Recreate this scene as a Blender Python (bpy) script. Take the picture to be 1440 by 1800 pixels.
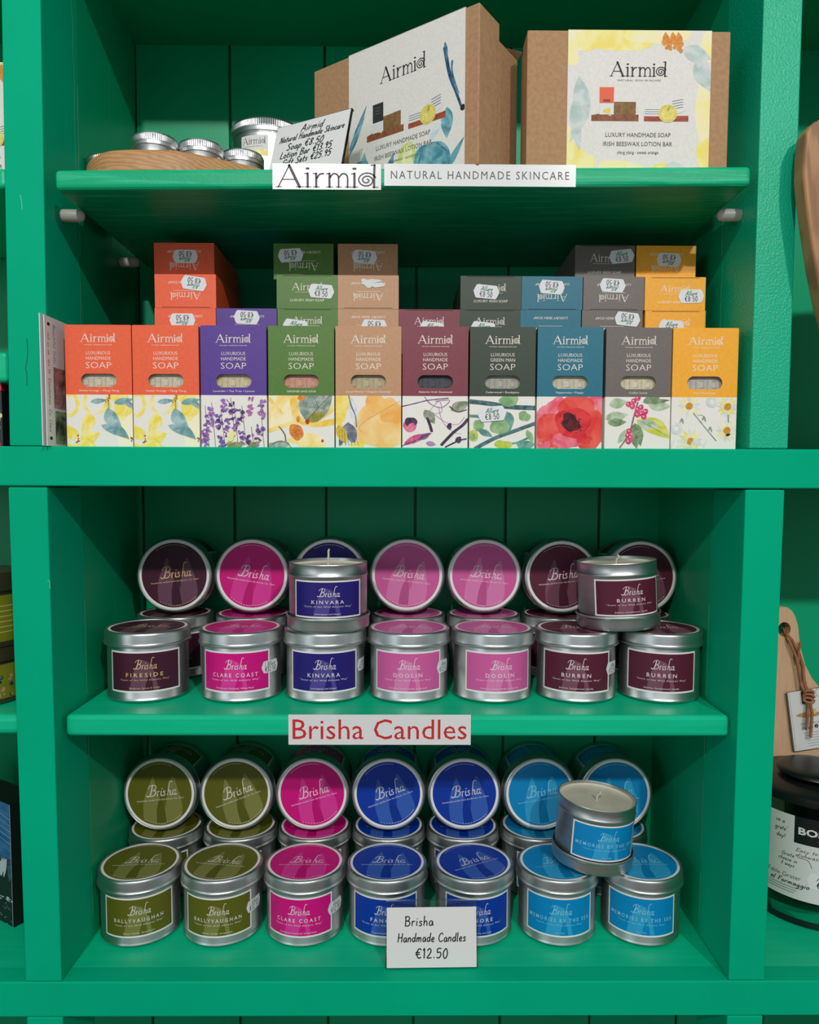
import bpy, bmesh, math, random
from mathutils import Vector, Matrix, noise as mnoise
from math import sin, cos, tan, pi, radians, atan2, sqrt, asin

S = bpy.context.scene
COL = S.collection
for o in list(bpy.data.objects):
    bpy.data.objects.remove(o)

# ------------------------------------------------------------------ camera
F_PX, PX, PY = 1295.0, 720.0, 937.0
EYE, DIST = 1.40, 0.675
YAW, PITCH, ROLL = 0.0077, radians(3.62), radians(0.2)
FWD = Vector((sin(YAW) * cos(PITCH), cos(YAW) * cos(PITCH), -sin(PITCH)))
_r = Vector((cos(YAW), -sin(YAW), 0.0))
_u = _r.cross(FWD)
RGT = cos(ROLL) * _r + sin(ROLL) * _u
UPV = -sin(ROLL) * _r + cos(ROLL) * _u
CAMP = Vector((0, -DIST, EYE))
cd = bpy.data.cameras.new('camera')
cam = bpy.data.objects.new('camera', cd)
COL.objects.link(cam)
cd.sensor_fit = 'VERTICAL'
cd.sensor_height = 36.0
cd.sensor_width = 36.0
cd.lens = F_PX / 1800.0 * 36.0
cd.shift_y = (PY - 900.0) / 1800.0
cd.clip_start = 0.02
m = Matrix.Identity(4)
for i in range(3):
    m[i][0], m[i][1], m[i][2], m[i][3] = RGT[i], UPV[i], -FWD[i], CAMP[i]
cam.matrix_world = m
S.camera = cam

S.view_settings.view_transform = 'Standard'
S.view_settings.look = 'None'
S.view_settings.exposure = 0.0
S.view_settings.gamma = 1.0
S.view_settings.use_curve_mapping = False
S.cycles.max_bounces = 8
S.cycles.transparent_max_bounces = 12


def ray(x, y):
    return RGT * ((x - PX) / F_PX) - UPV * ((y - PY) / F_PX) + FWD


def P(x, y, Y):
    """where the sight line of a measured point meets the upright plane at depth Y"""
    d = ray(x, y)
    return CAMP + d * ((Y - CAMP.y) / d.y)


def PZ(x, y, z):
    d = ray(x, y)
    return CAMP + d * ((z - CAMP.z) / d.z)


# ------------------------------------------------------------------ light: shop ceiling lamps + dim room
def lamp(name, loc, target, power, size, col=(1, 1, 1)):
    l = bpy.data.lights.new(name, 'AREA')
    l.shape = 'DISK'
    l.size = size
    l.energy = power
    l.color = col
    o = bpy.data.objects.new(name, l)
    COL.objects.link(o)
    o.location = loc
    o.rotation_euler = (Vector(target) - Vector(loc)).to_track_quat('-Z', 'Y').to_euler()
    return o


lamp('ceiling_lamp', (0.90, -2.33, 2.87), (0.1, 0, 1.35), 25, 0.07, (1.0, 0.975, 0.95))
lamp('ceiling_lamp', (-0.40, -2.30, 2.80), (0.1, 0, 1.35), 26, 0.07, (1.0, 0.98, 0.95))
lamp('shop_window', (-2.6, -3.0, 1.7), (0, 0, 1.3), 10, 1.3, (0.86, 0.93, 1.0))

W = bpy.data.worlds.new('shop')
S.world = W
W.use_nodes = True
nt = W.node_tree
bg = nt.nodes['Background']
tc = nt.nodes.new('ShaderNodeTexCoord')
nz = nt.nodes.new('ShaderNodeTexNoise')
nz.inputs['Scale'].default_value = 2.6
nz.inputs['Detail'].default_value = 2.0
mp = nt.nodes.new('ShaderNodeMapping')
mp.inputs['Scale'].default_value = (1.6, 1.6, 0.5)
rp = nt.nodes.new('ShaderNodeValToRGB')
rp.color_ramp.elements[0].position = 0.38
rp.color_ramp.elements[0].color = (0.10, 0.11, 0.115, 1)
rp.color_ramp.elements[1].position = 0.66
rp.color_ramp.elements[1].color = (0.57, 0.64, 0.69, 1)
nt.links.new(tc.outputs['Generated'], mp.inputs['Vector'])
nt.links.new(mp.outputs['Vector'], nz.inputs['Vector'])
nt.links.new(nz.outputs['Fac'], rp.inputs['Fac'])
nt.links.new(rp.outputs['Color'], bg.inputs['Color'])
bg.inputs['Strength'].default_value = 1.08

# ------------------------------------------------------------------ materials
MATS = {}


def lin(c):
    def f(v):
        v /= 255.0
        return v / 12.92 if v <= 0.04045 else ((v + 0.055) / 1.055) ** 2.4
    return tuple(f(v) for v in c)


def mix(a, b, t):
    return tuple(a[i] * (1 - t) + b[i] * t for i in range(3))


def mat(name, rgb, rough=0.5, metal=0.0, spec=0.5, linear=False, coat=0.0):
    if name in MATS:
        return MATS[name]
    M = bpy.data.materials.new(name)
    M.use_nodes = True
    b = M.node_tree.nodes['Principled BSDF']
    c = rgb if linear else lin(rgb)
    b.inputs['Base Color'].default_value = (*c, 1)
    b.inputs['Roughness'].default_value = rough
    b.inputs['Metallic'].default_value = metal
    b.inputs['Specular IOR Level'].default_value = spec
    b.inputs['Coat Weight'].default_value = coat
    MATS[name] = M
    return M


def noisy(name, c1, c2, scale=(1, 1, 1), nscale=10, rough=0.5, detail=4, lo=0.35, hi=0.65, bump=0.0, bscale=200, bdist=0.001, spec=0.5, metal=0.0, distort=0.0, coat=0.0):
    """two-tone noise colour with an optional fine bump"""
    if name in MATS:
        return MATS[name]
    M = mat(name, c1, rough, metal, spec, coat=coat)
    t = M.node_tree
    b = t.nodes['Principled BSDF']
    tc = t.nodes.new('ShaderNodeTexCoord')
    mp = t.nodes.new('ShaderNodeMapping')
    mp.inputs['Scale'].default_value = scale
    nz = t.nodes.new('ShaderNodeTexNoise')
    nz.inputs['Scale'].default_value = nscale
    nz.inputs['Detail'].default_value = detail
    nz.inputs['Distortion'].default_value = distort
    rp = t.nodes.new('ShaderNodeValToRGB')
    rp.color_ramp.elements[0].position = lo
    rp.color_ramp.elements[1].position = hi
    rp.color_ramp.elements[0].color = (*lin(c1), 1)
    rp.color_ramp.elements[1].color = (*lin(c2), 1)
    t.links.new(tc.outputs['Object'], mp.inputs['Vector'])
    t.links.new(mp.outputs['Vector'], nz.inputs['Vector'])
    t.links.new(nz.outputs['Fac'], rp.inputs['Fac'])
    t.links.new(rp.outputs['Color'], b.inputs['Base Color'])
    if bump:
        n2 = t.nodes.new('ShaderNodeTexNoise')
        n2.inputs['Scale'].default_value = bscale
        n2.inputs['Detail'].default_value = 3
        bp = t.nodes.new('ShaderNodeBump')
        bp.inputs['Strength'].default_value = bump
        bp.inputs['Distance'].default_value = bdist
        t.links.new(mp.outputs['Vector'] if False else tc.outputs['Object'], n2.inputs['Vector'])
        t.links.new(n2.outputs['Fac'], bp.inputs['Height'])
        t.links.new(bp.outputs['Normal'], b.inputs['Normal'])
    return M


def wash(name, c1, c2, scale=90, lo=0.35, hi=0.65):
    return noisy(name, c1, c2, nscale=scale, rough=0.6, detail=5, lo=lo, hi=hi, distort=0.6, spec=0.3)


GREEN = (0, 172, 128)
M_PAINT = noisy('green_paint', GREEN, (0, 166, 123), nscale=7, rough=0.5, bump=0.2, bscale=420, bdist=0.0005, spec=0.05)
M_PAINT_ROUGH = noisy('green_paint_stippled', (4, 172, 128), (8, 176, 134), nscale=9, rough=0.34, bump=0.7, bscale=480, bdist=0.0009, spec=0.35)
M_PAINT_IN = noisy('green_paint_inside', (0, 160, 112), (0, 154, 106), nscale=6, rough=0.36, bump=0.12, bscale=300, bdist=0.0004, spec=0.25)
M_PAINT_GRAIN = noisy('green_paint_grained', (0, 168, 116), (58, 192, 146), scale=(2.0, 30, 46), nscale=7, rough=0.4, detail=7, lo=0.50, hi=0.74, distort=0.5, bump=0.15, bscale=250, spec=0.2)
M_PAINT_SHELF = noisy('green_paint_shelf', (0, 182, 132), (10, 188, 140), scale=(2, 30, 30), nscale=5, rough=0.36, detail=5, bump=0.12, bscale=250, spec=0.25)
M_SCRATCH = mat('worn_paint', (118, 200, 160), 0.6)
M_CRACK = mat('paint_crack', (0, 60, 42), 0.8)
M_SILVER = noisy('tin_plate', (196, 199, 197), (184, 188, 186), scale=(1, 1, 14), nscale=14, rough=0.37, metal=1.0, lo=0.3, hi=0.7)
M_ALU = mat('aluminium', (190, 192, 191), 0.36, 1.0)
M_WHITE = mat('white_card', (220, 219, 216), 0.55, spec=.3)
M_ART = mat('carton_white', (234, 229, 220), 0.5, spec=.3)
M_PAPER = mat('white_paper', (220, 220, 218), 0.22, coat=0.3)
M_STICK = mat('price_sticker_paper', (224, 224, 226), 0.5)
M_STICKGREEN = mat('sticker_green_ink', (22, 128, 84), 0.6)
M_INK = mat('black_ink', (22, 20, 22), 0.6)
M_GREYINK = mat('grey_ink', (98, 94, 92), 0.6)
M_BOXTEXT = mat('white_print', (238, 226, 212), 0.5)
M_GOLD = mat('gold_print', (222, 186, 132), 0.4)
M_PALE = mat('pale_print', (226, 214, 214), 0.5)
M_WAX = noisy('candle_wax', (222, 214, 196), (206, 196, 176), nscale=40, rough=0.45)
M_WICK = mat('wick_cotton', (206, 198, 176), 0.9)
M_KRAFT = noisy('kraft_card', (178, 140, 104), (166, 128, 94), nscale=260, rough=0.75, detail=6, spec=0.2)
M_KRAFT_IN = mat('kraft_shaded_edge', (150, 114, 82), 0.8)
M_PEG = mat('peg_plastic', (196, 192, 184), 0.4)


def oak(name, c1, c2, scale, rot=(0, 0, 0), wscale=5.0, dist=5.0):
    if name in MATS:
        return MATS[name]
    M = mat(name, c1, 0.5)
    t = M.node_tree
    b = t.nodes['Principled BSDF']
    tc = t.nodes.new('ShaderNodeTexCoord')
    mp = t.nodes.new('ShaderNodeMapping')
    mp.inputs['Scale'].default_value = scale
    mp.inputs['Rotation'].default_value = rot
    wv = t.nodes.new('ShaderNodeTexWave')
    wv.wave_type = 'BANDS'
    wv.bands_direction = 'DIAGONAL'
    wv.inputs['Scale'].default_value = wscale
    wv.inputs['Distortion'].default_value = dist
    wv.inputs['Detail'].default_value = 3
    wv.inputs['Detail Scale'].default_value = 1.4
    nz = t.nodes.new('ShaderNodeTexNoise')
    nz.inputs['Scale'].default_value = 60
    nz.inputs['Detail'].default_value = 6
    mx = t.nodes.new('ShaderNodeMix')
    mx.data_type = 'FLOAT'
    mx.inputs[0].default_value = 0.35
    rp = t.nodes.new('ShaderNodeValToRGB')
    rp.color_ramp.elements[0].position = 0.2
    rp.color_ramp.elements[1].position = 0.75
    rp.color_ramp.elements[0].color = (*lin(c2), 1)
    rp.color_ramp.elements[1].color = (*lin(c1), 1)
    t.links.new(tc.outputs['Object'], mp.inputs['Vector'])
    t.links.new(mp.outputs['Vector'], wv.inputs['Vector'])
    t.links.new(mp.outputs['Vector'], nz.inputs['Vector'])
    t.links.new(wv.outputs['Fac'], mx.inputs[2])
    t.links.new(nz.outputs['Fac'], mx.inputs[3])
    t.links.new(mx.outputs[0], rp.inputs['Fac'])
    t.links.new(rp.outputs['Color'], b.inputs['Base Color'])
    return M


M_OAK = oak('oiled_oak', (190, 142, 90), (170, 120, 72), (18, 60, 120), (0.2, 0.1, 0.3), 1.5, 7.0)
M_OAK2 = oak('oak_board', (170, 124, 80), (138, 96, 60), (60, 10, 9), (0, 0.25, 0.1), 1.0, 6.0)
M_BEECH = noisy('beech', (216, 176, 140), (206, 164, 128), scale=(60, 10, 4), nscale=8, rough=0.55, detail=5)
M_LEATHER = noisy('leather_cord', (166, 112, 76), (140, 90, 58), nscale=120, rough=0.6)
M_BLACK = mat('black_rubber', (20, 22, 22), 0.35)


def glass(name, col, refl=0.10, rough=0.03):
    """thin clear pane: lets light through, mirrors a little"""
    if name in MATS:
        return MATS[name]
    M = bpy.data.materials.new(name)
    M.use_nodes = True
    t = M.node_tree
    t.nodes.remove(t.nodes['Principled BSDF'])
    out = t.nodes['Material Output']
    tr = t.nodes.new('ShaderNodeBsdfTransparent')
    tr.inputs['Color'].default_value = (*lin(col), 1)
    gl = t.nodes.new('ShaderNodeBsdfGlossy')
    gl.inputs['Roughness'].default_value = rough
    lw = t.nodes.new('ShaderNodeLayerWeight')
    lw.inputs['Blend'].default_value = refl * 2
    mx = t.nodes.new('ShaderNodeMixShader')
    t.links.new(lw.outputs['Fresnel'], mx.inputs['Fac'])
    t.links.new(tr.outputs[0], mx.inputs[1])
    t.links.new(gl.outputs[0], mx.inputs[2])
    t.links.new(mx.outputs[0], out.inputs['Surface'])
    MATS[name] = M
    return M


M_GLASS = glass('clear_glass', (240, 248, 244), 0.1)
M_ACRYLIC = glass('clear_acrylic', (238, 246, 243), 0.12)


# ------------------------------------------------------------------ mesh building
class MB:
    def __init__(s):
        s.v, s.f, s.m, s.mats = [], [], [], []

    def mi(s, M):
        if M not in s.mats:
            s.mats.append(M)
        return s.mats.index(M)

    def add(s, vs, fs, M):
        b = len(s.v)
        s.v.extend(tuple(v) for v in vs)
        k = s.mi(M)
        for f in fs:
            s.f.append(tuple(i + b for i in f))
            s.m.append(k)

    def box(s, x0, x1, y0, y1, z0, z1, M):
        vs = [(x0, y0, z0), (x1, y0, z0), (x1, y1, z0), (x0, y1, z0), (x0, y0, z1), (x1, y0, z1), (x1, y1, z1), (x0, y1, z1)]
        s.add(vs, [(0, 3, 2, 1), (4, 5, 6, 7), (0, 1, 5, 4), (1, 2, 6, 5), (2, 3, 7, 6), (3, 0, 4, 7)], M)

    def prism(s, poly, y0, y1, M):
        """poly in x,z extruded along y"""
        n = len(poly)
        vs = [(x, y0, z) for x, z in poly] + [(x, y1, z) for x, z in poly]
        fs = [tuple(range(n)), tuple(range(2 * n - 1, n - 1, -1))]
        fs += [(i, i + n, (i + 1) % n + n, (i + 1) % n) for i in range(n)]
        s.add(vs, fs, M)

    def slab(s, poly, z0, z1, M):
        """poly in x,y extruded along z"""
        n = len(poly)
        vs = [(x, y, z0) for x, y in poly] + [(x, y, z1) for x, y in poly]
        fs = [tuple(range(n - 1, -1, -1)), tuple(range(n, 2 * n))]
        fs += [(i, (i + 1) % n, (i + 1) % n + n, i + n) for i in range(n)]
        s.add(vs, fs, M)

    def lathe(s, prof, M, n=72, rfun=None, caps=True):
        vs, fs = [], []
        for k, (r, z) in enumerate(prof):
            for i in range(n):
                a = 2 * pi * i / n
                rr = r if rfun is None else rfun(k, i, r)
                vs.append((rr * cos(a), rr * sin(a), z))
        for k in range(len(prof) - 1):
            for i in range(n):
                j = (i + 1) % n
                fs.append((k * n + i, k * n + j, (k + 1) * n + j, (k + 1) * n + i))
        if caps and prof[0][0] > 1e-6:
            fs.append(tuple(range(n - 1, -1, -1)))
        if caps and prof[-1][0] > 1e-6:
            fs.append(tuple((len(prof) - 1) * n + i for i in range(n)))
        s.add(vs, fs, M)

    def tube(s, pts, r, M, n=8, radii=None):
        pts = [Vector(p) for p in pts]
        vs, fs = [], []
        up = Vector((0.13, 0.97, 0.21)).normalized()
        for k, p in enumerate(pts):
            d = (pts[min(k + 1, len(pts) - 1)] - pts[max(k - 1, 0)]).normalized()
            a = d.cross(up).normalized()
            b = d.cross(a).normalized()
            rr = radii[k] if radii else r
            for i in range(n):
                t = 2 * pi * i / n
                vs.append(p + (a * cos(t) + b * sin(t)) * rr)
        for k in range(len(pts) - 1):
            for i in range(n):
                j = (i + 1) % n
                fs.append((k * n + i, k * n + j, (k + 1) * n + j, (k + 1) * n + i))
        fs.append(tuple(range(n - 1, -1, -1)))
        fs.append(tuple((len(pts) - 1) * n + i for i in range(n)))
        s.add(vs, fs, M)

    def mesh(s, name, smooth=None):
        me = bpy.data.meshes.new(name)
        me.from_pydata(s.v, [], s.f)
        for M in s.mats:
            me.materials.append(M)
        me.polygons.foreach_set('material_index', s.m)
        if smooth:
            me.polygons.foreach_set('use_smooth', [True] * len(me.polygons))
            me.set_sharp_from_angle(angle=radians(smooth))
        me.update()
        return me

    def build(s, name, parent=None, smooth=None, bevel=0.0, loc=None):
        return put(name, s.mesh(name, smooth), parent, bevel, loc)


def put(name, me, parent=None, bevel=0.0, loc=None):
    o = bpy.data.objects.new(name, me)
    COL.objects.link(o)
    if parent is not None:
        o.parent = parent
    if loc is not None:
        o.location = loc
    if bevel:
        md = o.modifiers.new('soft_edges', 'BEVEL')
        md.width = bevel
        md.segments = 3
        md.limit_method = 'ANGLE'
        md.angle_limit = radians(50)
    return o


def tag(o, label, cat, group=None, kind=None):
    if label:
        o['label'] = label
    if cat:
        o['category'] = cat
    if group:
        o['group'] = group
    if kind:
        o['kind'] = kind
    return o


def thing(name, label, cat, loc=(0, 0, 0), rot=(0, 0, 0), group=None):
    o = bpy.data.objects.new(name, None)
    COL.objects.link(o)
    o.empty_display_size = 0.02
    o.location = loc
    o.rotation_euler = rot
    return tag(o, label, cat, group)


# ------------------------------------------------------------------ flat drawing: print, ink, watercolour
def spline(pts, n=6):
    """Catmull-Rom through 2D points"""
    if len(pts) < 3:
        return [tuple(p) for p in pts]
    out = []
    q = [pts[0]] + list(pts) + [pts[-1]]
    for i in range(1, len(q) - 2):
        p0, p1, p2, p3 = q[i - 1], q[i], q[i + 1], q[i + 2]
        for k in range(n):
            t = k / n
            out.append(tuple(0.5 * (2 * p1[a] + (p2[a] - p0[a]) * t + (2 * p0[a] - 5 * p1[a] + 4 * p2[a] - p3[a]) * t * t + (3 * p1[a] - p0[a] - 3 * p2[a] + p3[a]) * t ** 3) for a in (0, 1)))
    out.append(tuple(pts[-1]))
    return out


GLY = {}


def glyph_mesh(s, spacing=1.0, bold=0.0):
    k = (s, spacing, bold)
    if k in GLY:
        return GLY[k]
    c = bpy.data.curves.new('t', 'FONT')
    c.body = s
    c.size = 1.0
    c.resolution_u = 2
    c.space_character = spacing
    c.offset = bold
    o = bpy.data.objects.new('t', c)
    COL.objects.link(o)
    dg = bpy.context.evaluated_depsgraph_get()
    me = bpy.data.meshes.new_from_object(o.evaluated_get(dg))
    vs = [(v.co.x, v.co.y) for v in me.vertices]
    fs = [tuple(p.vertices) for p in me.polygons]
    bpy.data.objects.remove(o)
    bpy.data.curves.remove(c)
    bpy.data.meshes.remove(me)
    GLY[k] = (vs, fs)
    return GLY[k]


_h = glyph_mesh('H')[0]
CAPH = max(v[1] for v in _h) - min(v[1] for v in _h)

# a plain hand: every letter is a few pen strokes in a box one x-height (0.5) or one capital (1.0) high
HAND = {
    'a': (0.5, [[(.42, .42), (.2, .5), (.05, .28), (.12, .03), (.3, .06), (.42, .4), (.42, .12), (.5, .02)]]),
    'b': (0.48, [[(.08, 1), (.06, .02)], [(.06, .3), (.22, .48), (.42, .32), (.34, .04), (.06, .06)]]),
    'c': (0.42, [[(.38, .42), (.2, .5), (.05, .25), (.16, .02), (.4, .08)]]),
    'd': (0.52, [[(.4, .4), (.2, .48), (.05, .25), (.14, .02), (.32, .06), (.42, .3)], [(.48, 1), (.42, .3), (.46, .02)]]),
    'e': (0.44, [[(.06, .24), (.32, .3), (.34, .46), (.18, .5), (.05, .26), (.16, .02), (.4, .08)]]),
    'f': (0.36, [[(.36, .95), (.22, 1), (.16, .8), (.14, 0)], [(.02, .5), (.32, .52)]]),
    'g': (0.5, [[(.42, .42), (.2, .5), (.05, .28), (.14, .05), (.34, .1), (.42, .42), (.4, -.3), (.2, -.42), (.04, -.3)]]),
    'h': (0.48, [[(.1, 1), (.06, 0)], [(.08, .28), (.24, .48), (.38, .38), (.38, 0)]]),
    'i': (0.2, [[(.1, .48), (.09, 0)], [(.12, .7), (.13, .74)]]),
    'j': (0.25, [[(.14, .48), (.12, -.3), (0, -.36)], [(.16, .7), (.17, .74)]]),
    'k': (0.46, [[(.1, 1), (.07, 0)], [(.38, .5), (.09, .24), (.4, 0)]]),
    'l': (0.22, [[(.1, 1), (.08, .1), (.16, 0)]]),
    'm': (0.74, [[(.08, .48), (.06, 0)], [(.07, .28), (.2, .48), (.32, .4), (.33, 0)], [(.33, .28), (.48, .48), (.6, .4), (.62, 0)]]),
    'n': (0.48, [[(.08, .48), (.06, 0)], [(.07, .28), (.24, .48), (.38, .38), (.38, 0)]]),
    'o': (0.5, [[(.26, .5), (.06, .32), (.14, .03), (.36, .05), (.44, .34), (.26, .5)]]),
    'p': (0.48, [[(.08, .48), (.05, -.42)], [(.07, .3), (.24, .5), (.42, .32), (.3, .03), (.08, .08)]]),
    'r': (0.38, [[(.08, .48), (.06, 0)], [(.07, .28), (.2, .46), (.36, .46)]]),
    's': (0.4, [[(.34, .44), (.18, .5), (.1, .36), (.3, .2), (.24, .02), (.04, .05)]]),
    't': (0.34, [[(.16, .85), (.13, .1), (.26, .01)], [(.02, .52), (.32, .54)]]),
    'u': (0.5, [[(.06, .48), (.08, .1), (.22, .01), (.4, .2), (.42, .48), (.41, .1), (.5, .01)]]),
    'v': (0.44, [[(.04, .48), (.2, 0), (.4, .5)]]),
    'w': (0.66, [[(.04, .48), (.16, 0), (.32, .4), (.44, 0), (.6, .5)]]),
    'x': (0.44, [[(.06, .48), (.38, 0)], [(.38, .48), (.05, 0)]]),
    'y': (0.46, [[(.05, .48), (.22, .06)], [(.42, .48), (.2, -.1), (.04, -.4)]]),
    'z': (0.42, [[(.06, .46), (.36, .46), (.06, .02), (.38, .02)]]),
    'A': (0.72, [[(.04, 0), (.2, .5), (.36, 1), (.5, .5), (.64, 0)], [(.14, .36), (.58, .38)]]),
    'B': (0.62, [[(.1, 1), (.08, 0)], [(.02, .92), (.3, 1), (.5, .84), (.36, .56), (.14, .52), (.46, .48), (.54, .22), (.36, 0), (.04, .02)]]),
    'C': (0.66, [[(.58, .84), (.36, 1), (.08, .66), (.1, .2), (.34, 0), (.6, .14)]]),
    'E': (0.54, [[(.5, .96), (.1, .98), (.1, .5), (.08, .02), (.5, .04)], [(.1, .52), (.42, .54)]]),
    'F': (0.54, [[(.54, .96), (.12, .98), (.1, .5), (.08, 0)], [(.1, .52), (.42, .54)]]),
    'G': (0.68, [[(.58, .84), (.36, 1), (.08, .66), (.1, .2), (.34, 0), (.58, .16), (.6, .46), (.38, .46)]]),
    'H': (0.7, [[(.1, 1), (.08, 0)], [(.6, 1), (.56, 0)], [(.08, .5), (.58, .54)]]),
    'L': (0.5, [[(.12, 1), (.08, .04), (.46, .03)]]),
    'N': (0.7, [[(.08, 0), (.1, 1), (.34, .5), (.56, .02), (.62, 1)]]),
    'S': (0.56, [[(.5, .88), (.28, 1), (.1, .78), (.3, .52), (.48, .26), (.3, 0), (.05, .1)]]),
    '0': (0.54, [[(.27, 1), (.07, .6), (.12, .1), (.3, 0), (.47, .4), (.4, .9), (.27, 1)]]),
    '1': (0.3, [[(.06, .8), (.18, 1), (.16, 0)]]),
    '2': (0.54, [[(.08, .78), (.26, 1), (.44, .78), (.3, .4), (.06, .02), (.48, .04)]]),
    '3': (0.52, [[(.08, .9), (.3, 1), (.42, .78), (.2, .54), (.44, .36), (.34, .04), (.05, .06)]]),
    '4': (0.54, [[(.36, 1), (.06, .34), (.48, .36)], [(.36, .6), (.34, 0)]]),
    '5': (0.54, [[(.46, .98), (.14, .96), (.1, .56), (.36, .6), (.46, .3), (.28, 0), (.05, .06)]]),
    '6': (0.52, [[(.4, .98), (.12, .56), (.1, .12), (.32, .02), (.42, .3), (.24, .46), (.1, .28)]]),
    '8': (0.54, [[(.42, .88), (.24, 1), (.1, .78), (.28, .54), (.44, .24), (.26, 0), (.08, .22), (.26, .52), (.44, .78), (.42, .88)]]),
    '9': (0.52, [[(.42, .76), (.24, .98), (.08, .74), (.24, .52), (.42, .74), (.38, .3), (.3, 0)]]),
    '.': (0.24, [[(.1, .02), (.13, .06)]]),
    '-': (0.4, [[(.06, .42), (.32, .44)]]),
    '\u00b7': (0.26, [[(.11, .44), (.14, .48)]]),
    '\u20ac': (0.6, [[(.54, .9), (.34, 1), (.14, .7), (.14, .3), (.32, .02), (.54, .1)], [(.0, .6), (.4, .62)], [(.0, .4), (.38, .42)]]),
    '!': (0.2, [[(.12, 1), (.1, .3)], [(.1, .03), (.11, .07)]]),
    '&': (0.6, [[(.56, .02), (.14, .76), (.26, 1), (.36, .78), (.08, .3), (.2, .02), (.5, .36)]]),
    "'": (0.16, [[(.1, 1), (.08, .8)]]),
    ' ': (0.34, []),
}

# the looping name on the candle tins
SCRIPT = [
    ([(.46, 1.0), (.38, .7), (.28, .32), (.14, .06), (-.04, .02), (-.12, .12)], .105),
    ([(.08, .74), (.22, .96), (.48, 1.06), (.74, .96), (.70, .70), (.48, .57), (.36, .55)], .06),
    ([(.42, .55), (.64, .50), (.68, .28), (.50, .06), (.22, .02)], .085),
    ([(.88, .44), (.80, .0)], .09), ([(.82, .20), (.93, .42), (1.03, .41)], .06),
    ([(1.18, .44), (1.11, .10), (1.16, .0), (1.24, .06)], .085), ([(1.22, .64), (1.26, .66)], .09),
    ([(1.50, .40), (1.40, .44), (1.35, .32), (1.46, .18), (1.40, .02), (1.26, .05)], .075),
    ([(2.16, 1.22), (2.02, 1.30), (1.90, 1.12), (1.78, .56), (1.66, .0)], .07),
    ([(1.70, .20), (1.82, .42), (1.93, .38), (1.88, .08), (1.95, .0), (2.02, .06)], .08),
    ([(2.36, .40), (2.20, .43), (2.10, .20), (2.14, .01), (2.28, .10), (2.37, .40)], .07),
    ([(2.40, .44), (2.31, .10), (2.36, .0), (2.46, .06)], .085),
]


def airmid_strokes():
    L = []
    L.append(([(-.01, .0), (.42, 1.03)], .055))
    L.append(([(.40, 1.03), (.80, .0)], .125))
    L.append(([(.15, .36), (.62, .36)], .05))
    L.append(([(-.10, .02), (.12, .02)], .04))
    L.append(([(.66, .02), (.95, .02)], .04))
    for x in (1.10, 2.86):
        L.append(([(x, .0), (x, .66)], .105))
        L.append(([(x - .12, .63), (x, .64)], .05))
        L.append(([(x - .12, .02), (x + .13, .02)], .04))
        L.append(([(x - .05, .87), (x + .05, .87)], .10))
    for x in (1.42, 1.92):
        L.append(([(x, .0), (x, .66)], .10))
        L.append(([(x - .12, .63), (x, .64)], .05))
        L.append(([(x - .12, .02), (x + .13, .02)], .04))
    L.append(([(1.45, .42), (1.55, .60), (1.70, .63)], .08))
    for x in (1.92, 2.26):
        L.append(([(x + .02, .46), (x + .14, .63), (x + .28, .60), (x + .34, .44), (x + .34, .0)], .075))
        L.append(([(x + .24, .02), (x + .46, .02)], .04))
    L.append(([(3.62, 1.06), (3.60, .5), (3.60, .0)], .10))
    L.append(([(3.48, 1.04), (3.62, 1.04)], .05))
    L.append(([(3.55, .02), (3.76, .02)], .04))
    sp = []
    for i in range(34):
        t = i / 33
        a = .35 + t * 2 * pi * 2.15
        r = .36 * (1 - t) + .05 * t
        sp.append((3.32 + r * cos(a), .34 + r * sin(a) * 1.0))
    L.append((sp, .062))
    return L


AIRMID = airmid_strokes()
rng = random.Random(5)


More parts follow.
